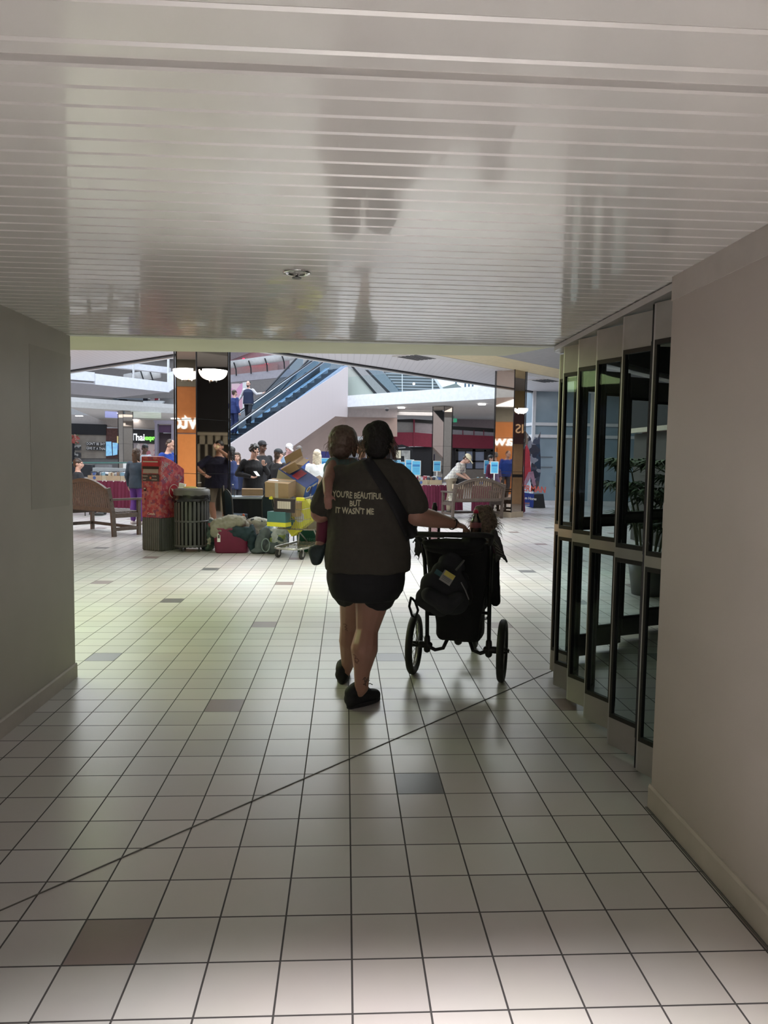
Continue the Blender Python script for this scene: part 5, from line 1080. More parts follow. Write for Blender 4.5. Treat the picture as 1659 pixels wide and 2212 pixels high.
def fill_books(t, a, ang, L, depth, h, words, seed, n_up, n_flat, boxes, boxlabel):
    random.seed(seed); M = Matrix.Translation(a)@Matrix.Rotation(ang,4,'Z'); bases = []
    protos = []
    for i, bm_ in enumerate(bmats):
        r = thing('book', 'book standing in a box on the %s' % words, 'book', (0,0,0), 0, 'books standing in boxes on the %s' % words)
        w_ = .02+.012*(i % 3); c = MB(); c.span((-w_/2,-.07,0),(-w_/2+.003,.07,.20)); c.span((w_/2-.003,-.07,0),(w_/2,.07,.20)); c.span((-w_/2,-.073,0),(w_/2,-.07,.20)); c.build('cover', bm_, r); MB().span((-w_/2+.003,-.07,.003),(w_/2-.003,.066,.197)).build('pages', pages, r); protos.append(r)
    k = 0; nb_ = len(boxes)
    for bi, x0 in enumerate(boxes):
        bw = .42; bo = thing('book_box', boxlabel[bi], 'box', M@Vector((x0,.06,h)), ang)
        q = MB(); q.span((0,0,0),(bw,.012,.13)); q.span((0,.22,0),(bw,.232,.13)); q.span((0,0,0),(.01,.232,.13)); q.span((bw-.01,0,0),(bw,.232,.13)); q.span((0,0,0),(bw,.232,.006)); q.build('carton', card2, bo)
        if bi % 2 == 0: MB().cyl((.2,-.003,.065),(.2,.0,.065),.045,n=16).build('blue_disc', mat('blue_sticker', (.08,.16,.42), .5), bo)
        for j in range(n_up):
            src = protos[random.randrange(len(protos))]
            o_ = src if src.location.length == 0 and 'used' not in src else copy_tree(src); src['used'] = 1
            o_.location = M@Vector((x0+.04+(bw-.08)*j/max(1,n_up-1),.06+.115,h+.008)); o_.rotation_euler = (random.uniform(-.05,.12),random.uniform(-.15,.15),ang+random.uniform(-.1,.1)); o_.scale = (1,1,random.uniform(.85,1.15))
            if 'used' in o_ and o_ is not src: del o_['used']
    for src in protos:
        if 'used' not in src:
            for ch in list(src.children): bpy.data.objects.remove(ch)
            bpy.data.objects.remove(src)
        else: del src['used']
    fl_p = []
    for i, bm_ in enumerate(bmats):
        r = thing('book', 'book lying flat on the %s' % words, 'book', (0,0,0), 0, 'books lying flat on the %s' % words); MB().span((-.075,-.105,0),(.075,.105,.022)).build('cover', bm_, r); MB().span((-.07,-.107,.003),(.077,.107,.019)).build('pages', pages, r); fl_p.append(r)
    used = set()
    for j in range(n_flat):
        i = random.randrange(len(fl_p)); o_ = copy_tree(fl_p[i]) if i in used else fl_p[i]; used.add(i)
        cell = j % max(1,int(L/.25)); lay = j//max(1,int(L/.25)); o_.location = M@Vector((.15+cell*.25+random.uniform(-.02,.02),depth-.42+.26*(lay % 2),h+.002+.024*(lay//2))); o_.rotation_euler = (0,0,ang+random.uniform(-.5,.5))
    for i, src in enumerate(fl_p):
        if i not in used:
            for ch in list(src.children): bpy.data.objects.remove(ch)
            bpy.data.objects.remove(src)
    return M
T1 = skirted('maroon-skirted book table right of the woman, in front of the bending man', (1.0,16.85), (3.25,18.0), .75)
M1 = fill_books(*T1, .75, .75, 'book table left of the bending man', 11, 10, 26, [.05,.52,.99,1.46], ['pale box of books with blue disc, first on the table by the woman', 'pale box of books between two disc-marked boxes by the woman', 'pale box of books with blue disc, third on the table by the woman', 'pale box of books nearest the bending man'])
M1b = fill_books(T1[0], T1[1]+Matrix.Rotation(T1[2],3,'Z')@Vector((.1,.30,0)), T1[2], T1[3]-.2, .75, .75, 'second row by the bending man', 21, 9, 4, [.02,.50,.98,1.46], ['pale book box in the second row, %s' % q for q in ('nearest the woman','second from the woman','third from the woman','nearest the bending man')])
T2 = skirted('maroon-skirted book table behind the right-hand bench', (3.45,17.55), (4.75,17.15), .6)
M2 = fill_books(*T2, .75, .75, 'book table behind the slatted bench', 12, 9, 24, [.05,.5,.93], ['pale box of books at the left end of the table behind the bench', 'pale box of books mid-table behind the bench', 'pale box of books behind the right-hand pillar'])
T3 = skirted('maroon-skirted book table in front of the food counter', (-7.5,17.7), (-4.7,17.0), .8)
M3 = fill_books(*T3, .8, .75, 'left book table', 13, 8, 30, [.55,1.1,1.65], ['pale box of books on the left table, farthest left', 'pale box of books in the middle of the left table', 'pale box of books on the left table nearest the long-haired woman'])
T4 = skirted('second maroon-skirted table behind, crowded with books by the escalator', (-3.6,19.6), (2.4,21.6), .8)
M4 = fill_books(*T4, .8, .75, 'rear book table', 14, 8, 40, [.4,1.3,2.2,3.1,4.0,4.9], ['pale book box on the rear table, %s' % q for q in ('first from the left','second from the left','third from the left','fourth from the left','fifth from the left','sixth from the left')])
# blue price signs on white posts
cy = mat('cyan_sign', (.12,.50,.78), .5); dcy = mat('blue_sign_print', (.04,.22,.52), .5)
def sign(label, px, py, Y, w_=.24, h_=.34, post=.3, z0=None):
    p = at(px,py,Y=Y); t = thing('table_sign', label, 'sign', p, R_(random.uniform(-8,8)))
    MB().box((0,0,0),(w_,.006,h_)).build('card', paper, t); MB().box((0,-.005,0),(w_-.03,.004,h_-.03)).build('blue_print', cy, t); MB().box((0,-.008,h_*.17),(w_-.06,.003,h_*.14)).build('dark_heading', dcy, t)
    m_ = MB()
    for k in range(3): m_.box((0,-.008,-.02-k*.04),(w_-.10,.002,.008))
    m_.build('text_lines', dcy, t); MB().box((0,.006,-h_/2-(p.z-h_/2-(z0 if z0 is not None else .76))/2),(.03,.008,max(.02,p.z-h_/2-(z0 if z0 is not None else .76)))).build('post', paper, t)
sign('tall narrow blue price sign just right of the woman, left one of a pair', 885, 1006, 17.6); sign('blue price sign, right one of the pair beside the woman', 899, 1011, 17.3, .25, .40)
sign('blue price sign on a white post near the bending man', 944, 1007, 18.2, .22, .30); sign('blue price sign in front of the right-hand pillar', 1068, 1010, 15.45, .20, .30)
sign('blue and white price sign behind the person in maroon', 1054, 1009, 19.6, .24, .42); sign('pale blue price sign close to the woman’s neck'.replace('’',''), 846, 1001, 20.2, .34, .22); sign('aqua price sign over her right shoulder', 858, 1004, 19.8, .22, .30); sign('slate blue price sign over her right shoulder, beside the aqua one', 867, 1006, 19.5, .24, .24, z0=.0); sign('cyan price sign between the blonde woman and the toddler', 702, 1004, 19.2, .3, .4, z0=0.)
sb_ = thing('wall_notice', 'dark blue notice board on the pink wall above the cyan sign', 'notice', at(703,987,Y=28.35)); MB().box((0,0,0),(.36,.02,.46)).build('board', mat('navy_board', (.02,.02,.12), .5), sb_)
# boxes and book stack on the bench end and floor
bk = card2
carton('small tan box on the bench seat by the bending man', 990, 1051, 15.9, (.26,.2,.12), (0,0,18), bk)
random.seed(4)
for k in range(6):
    r = thing('book', 'cream book in the small stack on the left end of the right-hand bench', 'book', (2.62+random.uniform(-.015,.015),15.42,.437+k*.032), random.uniform(-.2,.2), 'cream books stacked on the bench'); MB().span((-.10,-.07,0),(.10,.07,.030)).build('cover', bmats[8] if k % 2 else bmats[0], r); MB().span((-.102,-.072,.004),(.095,.066,.026)).build('pages', pages, r)
# ================================================================== cardboard cinema display
sd = thing('cardboard_display', 'cut-out cardboard cinema display with red and dark shapes on a blue plinth', 'standee', (0,0,0)); Ys = 19.7
random.seed(12)
vpoly('blue_plinth_print', [(1131,1064),(1154,1067),(1152,1097),(1128,1092)], Ys, .04, mat('cobalt_board', (.02,.05,.30), .5), sd)
vpoly('black_stand', [(1154,1068),(1174,1067),(1178,1097),(1150,1097)], Ys+.05, .5, black, sd)
vpoly('red_shape', [(1130,975),(1138,960),(1144,975),(1146,1000),(1147,1020),(1141,1040),(1130,1048),(1132,1010)], Ys-.02, .05, mat('red_board', (.42,.03,.05), .5, var=.3, scale=3), sd)
vpoly('pink_shape', [(1130,1048),(1142,1020),(1152,1018),(1158,1048),(1152,1050),(1147,1030),(1138,1046),(1134,1058)], Ys-.06, .04, mat('mauve_board', (.35,.20,.28), .5, var=.2), sd)
vpoly('dark_shape', [(1134,955),(1138,935),(1146,945),(1150,958),(1156,943),(1160,950),(1168,932),(1166,955),(1168,990),(1168,1020),(1164,1048),(1158,1060),(1150,1062),(1146,1040),(1148,1000),(1140,970)], Ys+.04, .05, patches('navy_shards', [(.02,.025,.05),(.05,.06,.10),(.25,.26,.32),(.03,.03,.05),(.10,.09,.10),(.02,.04,.08)], 5.), sd)
vpoly('pale_shape', [(1130,935),(1135,930),(1142,942),(1140,960),(1132,962)], Ys+.02, .04, patches('pale_shards', [(.45,.42,.40),(.2,.15,.12),(.55,.55,.55)], 9.), sd)
p = at(1149,1062,Y=Ys-.1); text('title_letters', 'DERMAN', .26, mat('coral_letters', (.75,.14,.10), .5), sd, (p.x-.02,Ys-.1,p.z), (R_(90),R_(4),0), .012, .004, 'CENTER', .85)
p = at(1141,1079,Y=Ys-.03); text('white_script', 'From Home', .12, paper, sd, (p.x,Ys-.03,p.z), (R_(90),R_(5),0), .003, .002, 'CENTER', .85)
for dx, dy in ((0,0),(0,7)): p = at(1137,1087+dy*.6,Y=Ys-.03); MB().box((p.x,Ys-.03,p.z),(.2,.004,.02)).build('small_print', mat('orange_print', (.7,.35,.2), .5) if dy == 0 else paper, sd)
# floor threshold lines by the right pillar
m_ = MB()
for dy in (0,.25,.5): a = at(1130,1117,z=0); m_.bar((4.9,16.35+dy,.001),(6.9,17.6+dy,.001),.03,.002)
struct(m_.build('trim_13', strip))
# ================================================================== the woman, from behind
def f(px, py, Y=1.95): return at(px, py, Y=Y)
wskin = mat('woman_skin', (.42,.22,.165), .45, var=.05); shirtm = mat('charcoal_olive_tshirt', (.055,.049,.041), .9, scale=40, bump=.1)
wm_ = thing('person', 'woman in dark slogan T-shirt and black shorts with one hand on the stroller', 'person', (0,0,0))
B = MB()
def ring(px, py, rpx, ry, Y=1.95): c = f(px,py,Y); return (c, rpx/376*(Y+2.19)/4.14, ry)
B.loft([ring(794,1272,64,.14),ring(796,1235,82,.165),ring(795,1190,82,.17),ring(796,1140,74,.16),ring(797,1080,74,.14),ring(800,1035,70,.11),ring(806,1008,48,.085),ring(812,995,22,.06)], n=28)
B.cap(f(812,1010,1.97), f(816,965,2.0), .062, .056); B.ell(f(817,952,1.99), (.080,.098,.098)); B.ell(f(820,968,2.06), (.058,.055,.07)); B.ell(f(820,962,2.095), (.014,.02,.02))
for sx in (-1,1): B.ell(f(817+sx*31,958,2.0), (.011,.022,.033))
# right arm to the handle
shr, elr, wrr = f(862,1036,1.96), f(897,1113,1.93), f(983,1132,2.13)
B.cap(shr, elr, .075, .062); B.cap(elr, elr.lerp(wrr,.45), .063, .052); B.cap(elr.lerp(wrr,.45), wrr, .052, .029)
d_ = (f(1022,1143,2.19)-wrr).normalized(); hand(B, wrr-d_*.01, d_, Vector((0,.25,-1)), 1.0, .75, -1, .0092)
# left arm round the toddler
shl, ell_, wrl = f(735,1036,1.96), f(692,1108,1.98), f(742,1128,2.30)
B.cap(shl, ell_, .072, .058); B.cap(ell_, wrl, .058, .032); dl = (wrl-ell_).normalized(); hand(B, wrl, dl, Vector((1,0,.3)), 1., .5, 1)
# legs
hr_, kr, cr, ar = f(808,1255), f(793,1362,1.97), f(787,1402,1.90), f(781,1484,1.90)
B.cap(hr_, f(802,1310,1.96), .108, .094); B.cap(f(802,1310,1.96), kr, .094, .066); B.cap(kr, cr, .066, .080); B.cap(cr, f(782,1450,1.89), .080, .048); B.cap(f(782,1450,1.89), ar, .048, .040)
B.cap(ar, Vector((.02,1.93,.05)), .042, .040); B.cap(Vector((.02,1.92,.045)), Vector((.14,2.00,.035)), .036, .030)
hl_, kl, cl, al = f(770,1255,2.02), f(757,1350,2.22), f(757,1385,2.26), f(751,1436,2.36)
B.cap(hl_, kl, .105, .064); B.cap(kl, cl, .064, .072); B.cap(cl, al, .072, .040); B.cap(al, Vector((-.03,2.37,.06)), .04, .038); B.cap(Vector((-.03,2.40,.05)), Vector((-.01,2.56,.035)), .036, .03)
blob(B, 'body', wskin, wm_, .0048, 7)
# T-shirt
T = MB()
T.loft([ring(795,1230,92,.205),ring(794,1222,93,.205),ring(794,1200,93,.205),ring(795,1160,89,.195),ring(796,1120,87,.185),ring(796,1080,88,.17),ring(798,1045,86,.15),ring(801,1022,78,.125),ring(806,1006,58,.10),ring(811,996,37,.078),ring(813,992,30,.070)], n=36, pw=2.25)
T.cap(f(856,1034), f(873,1052,1.95), .088, .092); T.cap(f(873,1052,1.95), f(896,1090,1.93), .092, .083)
T.cap(f(738,1034), f(716,1056,1.96), .085, .082); T.cap(f(716,1056,1.96), f(695,1092,1.97), .082, .074)
shirt = blob(T, 't_shirt', shirtm, wm_, .007, 5, .022, .10)
# shorts
T = MB(); blk = mat('black_shorts', (.012,.012,.016), .8, bump=.1)
T.loft([ring(791,1222,86,.19),ring(791,1250,86,.19),ring(791,1275,80,.18),ring(789,1292,70,.165)], n=32)
T.cap(f(812,1262,1.96), f(813,1281,1.96), .128, .117, fl=(1,1.15)); T.cap(f(757,1262,2.03), f(752,1278,2.08), .110, .098)
blob(T, 'shorts', blk, wm_, .008, 4, .015, .12)
# hair: dark dome with a knot and loose wisps
hairw = mat('dark_hair', (.010,.008,.008), .75, var=.3, scale=80, bump=.5)
T = MB(); T.ell(f(817,949,1.975), (.090,.105,.098)); T.ell(f(818,928,1.97), (.066,.08,.055)); T.ell(f(820,919,1.97), (.034,.04,.030)); T.ell(f(815,972,1.935), (.072,.05,.055))
T.ell(f(803,936,1.97), (.055,.07,.06)); hr2 = blob(T, 'hair', hairw, wm_, .006, 4, .005, .03)
random.seed(21); m_ = MB()
for k in range(90):
    q = random.uniform(-1.2,1.2); side = 1 if random.random() < .62 else -1
    a = f(817+side*random.uniform(14,31), random.uniform(935,972), 1.95+random.uniform(-.04,.06)); b = a+Vector((side*random.uniform(.005,.045), random.uniform(-.02,.03), -random.uniform(.05,.14)))
    m_.tube([a, a.lerp(b,.5)+Vector((side*random.uniform(.005,.03),0,random.uniform(-.01,.01))), b], [.0016,.0013,.0006], 4)
m_.build('loose_hair', mat('wispy_brown_hair', (.16,.10,.075), .5), wm_)
# shoes
shoem = mat('black_trainer', (.014,.014,.018), .7, bump=.2); solem = mat('black_sole', (.03,.03,.034), .6)
def trainer(heel, toe, parent, tilt=0):
    heel, toe = Vector(heel), Vector(toe); d = (toe-heel); L = d.length; d.normalize(); T = MB(); up_ = Vector((0,0,1))
    T.cap(heel+d*.035+up_*.055, heel+d*.10+up_*.060, .046, .047); T.cap(heel+d*.035+up_*.09, heel+d*.07+up_*.105, .043, .043); T.cap(heel+d*.09+up_*.062, toe-d*.04+up_*.038, .048, .036, fl=(1.0,1)); T.cap(heel+d*.04+up_*.028, toe-d*.045+up_*.026, .042, .042, fl=(1.1,.6))
    o = blob(T, 'shoe', shoem, parent, .006, 3); S_ = MB(); sd = Vector((-d.y,d.x,0)); pts = []
    for k in range(24):
        q = k/24*6.283; u_ = (math.cos(q)+1)/2; pts.append(heel+d*(u_*L)+sd*(.042*math.sin(q)*(.85+.25*u_)))
    S_.prism([(p.x,p.y,heel.z+.002) for p in pts], (0,0,.024)); S_.build('sole', solem, o, bevel=.004)
    lc = MB(); m0 = heel+d*.12+up_*.112; 
    for k in range(3): c = heel+d*(.10+.03*k)+up_*(.118-.012*k); lc.tube([c-sd*.03-up_*.01, c+up_*.006, c+sd*.03-up_*.01], .003, 5)
    lc.tube([m0, m0+d*.02+up_*.03+sd*.01, m0+d*.055+up_*.022], .0025, 5); lc.tube([m0, m0+d*.04+up_*.012-sd*.02, m0+d*.06+up_*.0-sd*.02], .0025, 5); lc.build('laces', black, o)
trainer((-.01,1.875,0), (.185,2.045,0), wm_); trainer((-.045,2.33,0), (-.02,2.59,0), wm_)
# tattoo marks on the calves and a bracelet
bpy.context.view_layer.update(); _d = bpy.context.evaluated_depsgraph_get()
def surf(o): 
    me = o.evaluated_get(_d).to_mesh(); t_ = BVHTree.FromPolygons([v.co.copy() for v in me.vertices], [tuple(p.vertices) for p in me.polygons]); o.evaluated_get(_d).to_mesh_clear(); return t_
bvh_s = surf(shirt); bodyo = [c for c in wm_.children if c.name.startswith('body')][0]; bvh_b = surf(bodyo)
def drape(mb, bvh, off, maxedge=.012):
    bm = bmesh.new(); vs = [bm.verts.new(v) for v in mb.v]
    for fc_ in mb.f:
        try: bm.faces.new([vs[i] for i in fc_])
        except ValueError: pass
    bmesh.ops.triangulate(bm, faces=bm.faces)
    for _ in range(3):
        ed = [e for e in bm.edges if e.calc_length() > maxedge]
        if not ed: break
        bmesh.ops.subdivide_edges(bm, edges=ed, cuts=1); bmesh.ops.triangulate(bm, faces=bm.faces)
    for v in bm.verts:
        h = bvh.ray_cast(Vector((v.co.x,.6,v.co.z)), Vector((0,1,0)), 3)
        if h[0] is not None: v.co.y = h[0].y-off+ (v.co.y if abs(v.co.y) < .01 else 0)
    r = MB(); bm.verts.index_update(); r.add([v.co.copy() for v in bm.verts], [[v.index for v in f_.verts] for f_ in bm.faces]); bm.free(); return r
prm = mat('pale_yellow_print', (.62,.60,.42), .7)
for s_, px, py, sz, ang, sx_ in (("YOU'RE BEAUTIFUL",771,1073,.048,-1.6,.66),("BUT",766,1089,.046,-1.2,.72),("IT WASN'T ME",765,1105,.046,-.6,.72)):
    q = text_mesh(s_, sz, 0, .0012, 'CENTER', sx_); p = f(px,py,1.95)
    # hand-lettered wobble
    q.v = [Vector((v.x, v.y*(1+.10*math.sin(v.x*95))+.0015*math.sin(v.x*60), 0)) for v in q.v]
    q.xf(Matrix.Translation(Vector((p.x,0,p.z))) @ Euler((R_(90),R_(-ang),0)).to_matrix().to_4x4())
    for v in q.v: v.y = 0
    drape(q, bvh_s, .0022, .02).build('slogan_print', prm, shirt)
# crossbody strap and bag
st0, st1 = f(790,992), f(888,1160); N = 30; L1 = []; 
for i in range(N+1):
    t_ = i/N; c = st0.lerp(st1,t_); c.x += .016*math.sin(t_*math.pi); dd = (st1-st0).normalized(); sd = Vector((dd.z,0,-dd.x)); wd = .031+.006*t_
    for k in (-1,-.4,.4,1):
        p = c+sd*wd*k; h = bvh_s.ray_cast(Vector((p.x,.6,p.z)), Vector((0,1,0)), 3); y = h[0].y if h[0] is not None else (L1[-4].y if len(L1) > 4 else 1.85); L1.append(Vector((p.x, y-.006, p.z)))
bagt = thing('crossbody_bag', 'black crossbody bag with wide strap across the back of the woman', 'bag', (0,0,0)); m_ = MB(); V_ = L1+[v+Vector((0,.004,0)) for v in L1]; W4 = len(L1)
fs = []
for i in range(N):
    for k in range(3): a = i*4+k; fs += [(a,a+1,a+5,a+4),(W4+a+4,W4+a+5,W4+a+1,W4+a)]
    fs += [(i*4,i*4+4,W4+i*4+4,W4+i*4),(i*4+3,W4+i*4+3,W4+i*4+7,i*4+7)]
m_.add(V_, fs); m_.build('strap', mat('black_webbing', (.010,.010,.013), .7), bagt, True)
T = MB(); T.ell(f(884,1135,2.02), (.050,.10,.078), Euler((0,.25,0)).to_matrix()); T.ell(f(886,1148,2.06), (.045,.09,.045)); blob(T, 'pouch', MATS['black_webbing'], bagt, .008, 4, .01, .1)
# calf tattoos
tat = mat('faded_tattoo', (.20,.085,.07), .6); tatd = mat('dark_tattoo', (.10,.06,.055), .6)
def tattoo(pts, m__, nm='tattoo'):
    q = MB(); P_ = [f(px,py,1.9) for px, py in pts]
    for a, b in zip(P_, P_[1:]):
        d = (b-a); d.y = 0; n_ = Vector((d.z,0,-d.x)).normalized()*.0022; q.add([(a.x+n_.x,0,a.z+n_.z),(b.x+n_.x,0,b.z+n_.z),(b.x-n_.x,0,b.z-n_.z),(a.x-n_.x,0,a.z-n_.z)], [(0,1,2,3)])
    drape(q, bvh_b, .0012, .008).build(nm, m__, bodyo)
tattoo([(761,1412),(765,1409),(769,1413),(766,1419),(771,1416),(775,1421),(770,1425),(766,1421),(768,1427),(773,1426)], tat)
tattoo([(783,1463),(788,1457),(791,1463),(787,1468),(793,1466),(795,1459),(790,1471),(784,1473),(789,1475)], tatd); tattoo([(786,1458),(790,1478)], tatd)
tattoo([(741,1370),(746,1368),(750,1372),(744,1376),(750,1379),(746,1383),(752,1386)], tat)
brc = thing('bracelet', 'thin dark bracelet with a loose end on the wrist of the woman', 'bracelet', (0,0,0)); w0 = elr.lerp(wrr,.93); dv = (wrr-elr).normalized(); s1_ = dv.cross(Vector((0,0,1))).normalized(); s2_ = dv.cross(s1_)
MB().tube([w0+(s1_*math.cos(q)+s2_*math.sin(q))*.036 for q in [k/18*6.283 for k in range(18)]], .0035, 6, closed=True).tube([w0+Vector((-.0,-.034,.012)), w0+Vector((.02,-.036,.03)), w0+Vector((.032,-.034,.002))], .0028, 5).build('cord', black, brc)
# ================================================================== toddler on her left hip
td = thing('person', 'toddler with light brown hair and teal shirt carried on the left hip of the woman', 'person', (0,0,0)); tsk = mat('toddler_skin', (.36,.18,.145), .45)
B = MB(); B.loft([(f(722,1140,2.22),.075,.07),(f(724,1090,2.22),.085,.07),(f(730,1030,2.20),.085,.068),(f(738,1000,2.16),.07,.055),(f(740,992,2.15),.03,.03)])
B.cap(f(740,998,2.15), f(741,972,2.15), .035, .035); B.ell(f(741,953,2.14), (.076,.085,.080)); B.ell(f(742,966,2.20), (.055,.04,.05)); B.ell(f(743,960,2.235), (.01,.014,.012))
for sx in (-1,1): B.ell(f(741+sx*27,960,2.15), (.008,.016,.024))
sl_, e_, w_ = f(718,1004,2.07), f(708,1040,1.79), f(708,1066,1.715); B.cap(sl_, e_, .036, .032); B.cap(e_, w_, .031, .023); hand(B, w_, f(709,1090,1.725)-w_, Vector((.2,1,0)), .62, .25, -1, .0085)
sr_, er_ = f(762,1004,2.16), f(776,1030,2.24); B.cap(sr_, er_, .034, .028); B.cap(er_, f(770,1050,2.3), .028, .02)
hp1, kn1, an1 = f(716,1135,2.18), f(702,1132,2.02), f(692,1174,1.98); B.cap(hp1, kn1, .055, .045); B.cap(kn1, an1, .043, .028); B.cap(an1, f(688,1186,1.98), .03, .03)
hp2, kn2 = f(740,1135,2.25), f(770,1150,2.32); B.cap(hp2, kn2, .055, .045); B.cap(kn2, f(775,1190,2.32), .042, .028)
blob(B, 'body', tsk, td, .0055, 4)
T = MB(); T.loft([(f(722,1120,2.22),.092,.085),(f(726,1060,2.21),.095,.08),(f(731,1020,2.19),.09,.075),(f(737,1000,2.16),.082,.066),(f(740,992,2.15),.045,.045)]); T.cap(f(720,1004,2.09), f(714,1014,2.02), .046, .045); T.cap(f(760,1004,2.16), f(768,1014,2.19), .044, .042)
blob(T, 'shirt', mat('teal_toddler_shirt', (.20,.30,.30), .85), td, .008, 4, .01, .08)
T = MB(); T.cap(hp1, kn1, .064, .052); T.cap(kn1, kn1.lerp(an1,.8), .050, .036); T.cap(hp2, kn2, .064, .052); T.cap(kn2, f(775,1180,2.32), .05, .036); blob(T, 'trousers', mat('maroon_leggings', (.16,.03,.06), .85), td, .007, 4)
T = MB(); T.cap(f(690,1186,1.98), f(684,1208,1.975), .040, .036); T.cap(f(697,1184,1.98), f(690,1190,1.98), .034, .034); T.cap(f(676,1190,1.97), f(681,1212,1.97), .030, .026); blob(T, 'shoe', mat('dark_teal_shoe', (.03,.05,.055), .6, var=.3, scale=30), td, .006, 3); 
T = MB(); T.cap(f(775,1190,2.32), f(780,1200,2.40), .036, .03); blob(T, 'shoe', MATS['dark_teal_shoe'], td, .007, 3)
T = MB(); T.ell(f(741,949,2.135), (.088,.096,.088)); T.ell(f(737,970,2.09), (.072,.05,.058)); T.cap(f(716,960,2.12), f(716,984,2.11), .022, .012); T.cap(f(765,962,2.14), f(765,984,2.14), .02, .012); hh_ = mat('toddler_brown_hair', (.11,.072,.055), .5, var=.35, scale=60, bump=.5)
blob(T, 'hair', hh_, td, .006, 2, .012, .03)
m_ = MB(); random.seed(8)
for k in range(140):
    q = random.uniform(0,6.283); r_ = random.uniform(20,33); a = f(741+math.cos(q)*r_*.98, 955+math.sin(q)*20, 2.12+random.uniform(-.06,.04)); sx = 1 if a.x > f(741,950,2.12).x else -1
    b = a+Vector((sx*random.uniform(-.005,.03), random.uniform(-.02,.01), -random.uniform(.03,.09))); m_.tube([a, a.lerp(b,.5)+Vector((sx*random.uniform(.0,.018),0,.004)), b], [.0015,.0012,.0005], 4)
m_.build('loose_hair', mat('fair_wispy_hair', (.24,.16,.12), .5), td)
# ================================================================== jogging stroller
sb = thing('stroller', 'black three-wheeled jogging stroller pushed by the woman', 'stroller', (.72,2.48,0), R_(-17.3)); SM = Matrix.Translation((.72,2.48,0))@Matrix.Rotation(R_(-17.3),4,'Z'); SI = SM.inverted()
def g(px, py, Y): return SI@at(px, py, Y=Y)
tyre = mat('black_tyre', (.012,.012,.013), .6); blkt = mat('black_tube', (.015,.015,.017), .35, .4); fab = mat('black_stroller_fabric', (.006,.006,.008), .85); rimm = mat('wheel_rim', (.30,.30,.31), .3, .8)
def wheel(x, y, r, parent, th=.024, spokes=20):
    w_ = MB(); w_.tube([(x, y+(r-th)*math.cos(q), r+(r-th)*math.sin(q)) for q in [k/40*6.283 for k in range(40)]], th, 10, closed=True); o = w_.build('wheel', tyre, parent, True)
    q_ = MB(); q_.tube([(x, y+(r-th*2)*math.cos(q), r+(r-th*2)*math.sin(q)) for q in [k/40*6.283 for k in range(40)]], .008, 8, closed=True); q_.build('rim', rimm, o, True)
    q_ = MB()
    for k in range(spokes):
        a = k/spokes*6.283; b = a+.35*(1 if k % 2 else -1); q_.tube([(x+(.02 if k % 2 else -.02), y+.018*math.cos(b), r+.018*math.sin(b)), (x, y+(r-th*2)*math.cos(a), r+(r-th*2)*math.sin(a))], .0016, 4)
    q_.build('spokes', rimm, o); q_ = MB(); q_.cyl((x-.035,y,r),(x+.035,y,r),.020); q_.cyl((x-.045,y,r),(x+.045,y,r),.012); q_.build('hub', blkt, o); return o
wl_ = wheel(-.293, 0, .205, sb); wheel(.293, 0, .205, sb); wheel(0.02, .78, .13, sb, .022, 16)
MB().box((-.322,.015,.26),(.004,.03,.035)).build('reflector', mat('pink_reflector', (.6,.05,.12), .3), wl_)
z_ax = .205
for sx in (-1,1):
    m_ = MB(); m_.tube([(sx*.29,0,z_ax),(sx*.22,0,z_ax),(sx*.15,0,z_ax-.03),(sx*.10,.02,z_ax-.02),(sx*.07,.04,z_ax+.05)], .013, 8); m_.cap((sx*.25,0,z_ax),(sx*.19,0,z_ax), .024, .022); m_.cap((sx*.205,0,z_ax-.03),(sx*.205,0,z_ax+.05), .024, .02); m_.build('axle_arm', blkt, sb, True)
    m_ = MB(); m_.tube([(sx*.205,0,z_ax+.02),(sx*.205,-.03,.50),(sx*.215,-.10,.80),(sx*.22,-.22,.93)], .0135, 8); m_.build('upright_tube', blkt, sb, True)
    m_ = MB(); m_.tube([(sx*.20,-.02,.42),(sx*.17,.25,.36),(sx*.10,.55,.28),(0.02+sx*.04,.78,.13)], .012, 8); m_.build('lower_tube', blkt, sb, True)
MB().tube([(-.20,-.02,.45),(.20,-.02,.45)],.011,8).build('cross_tube', blkt, sb, True)
hb = [(-.22,-.22,.93),(-.235,-.31,.975),(-.20,-.37,.985),(0,-.385,.99),(.18,-.37,.995),(.235,-.31,.985),(.22,-.22,.93)]
MB().tube(hb,.0165,10).build('handlebar', mat('foam_grip', (.015,.015,.016), .8), sb, True)
# seat back, basket, side panels
T = MB(); T.loft([((0,.02,.26),.135,.05),((0,-.0,.42),.155,.06),((0,-.03,.60),.185,.065),((0,-.08,.80),.205,.07),((0,-.12,.915),.212,.07)],n=28,pw=4); blob(T, 'seat_back', fab, sb, .008, 3, .012, .1)
T = MB(); T.loft([((.0,.12,.245),.14,.13),((.0,.12,.27),.155,.14),((0,.10,.45),.16,.15),((0,.10,.48),.165,.15)],n=28,pw=4); blob(T, 'under_basket', fab, sb, .008, 3, .012, .1)
T = MB(); T.loft([((0,.25,.44),.17,.20),((0,.25,.50),.18,.21),((0,.18,.60),.19,.14)],n=24,pw=3.5); blob(T, 'seat', fab, sb, .009, 3)
T = MB(); T.cap((.225,.06,.78),(.235,.04,.52),.030,.035); T.cap((.22,.10,.80),(.23,.10,.55),.03,.03); blob(T, 'side_panel', fab, sb, .008, 3, .01, .08)
T = MB(); T.ell((0,-.30,.925),(.20,.055,.035)); T.ell((.13,-.31,.955),(.075,.06,.045)); T.ell((0,-.27,.90),(.20,.05,.05)); blob(T, 'handle_console', fab, sb, .007, 2, .01, .08)
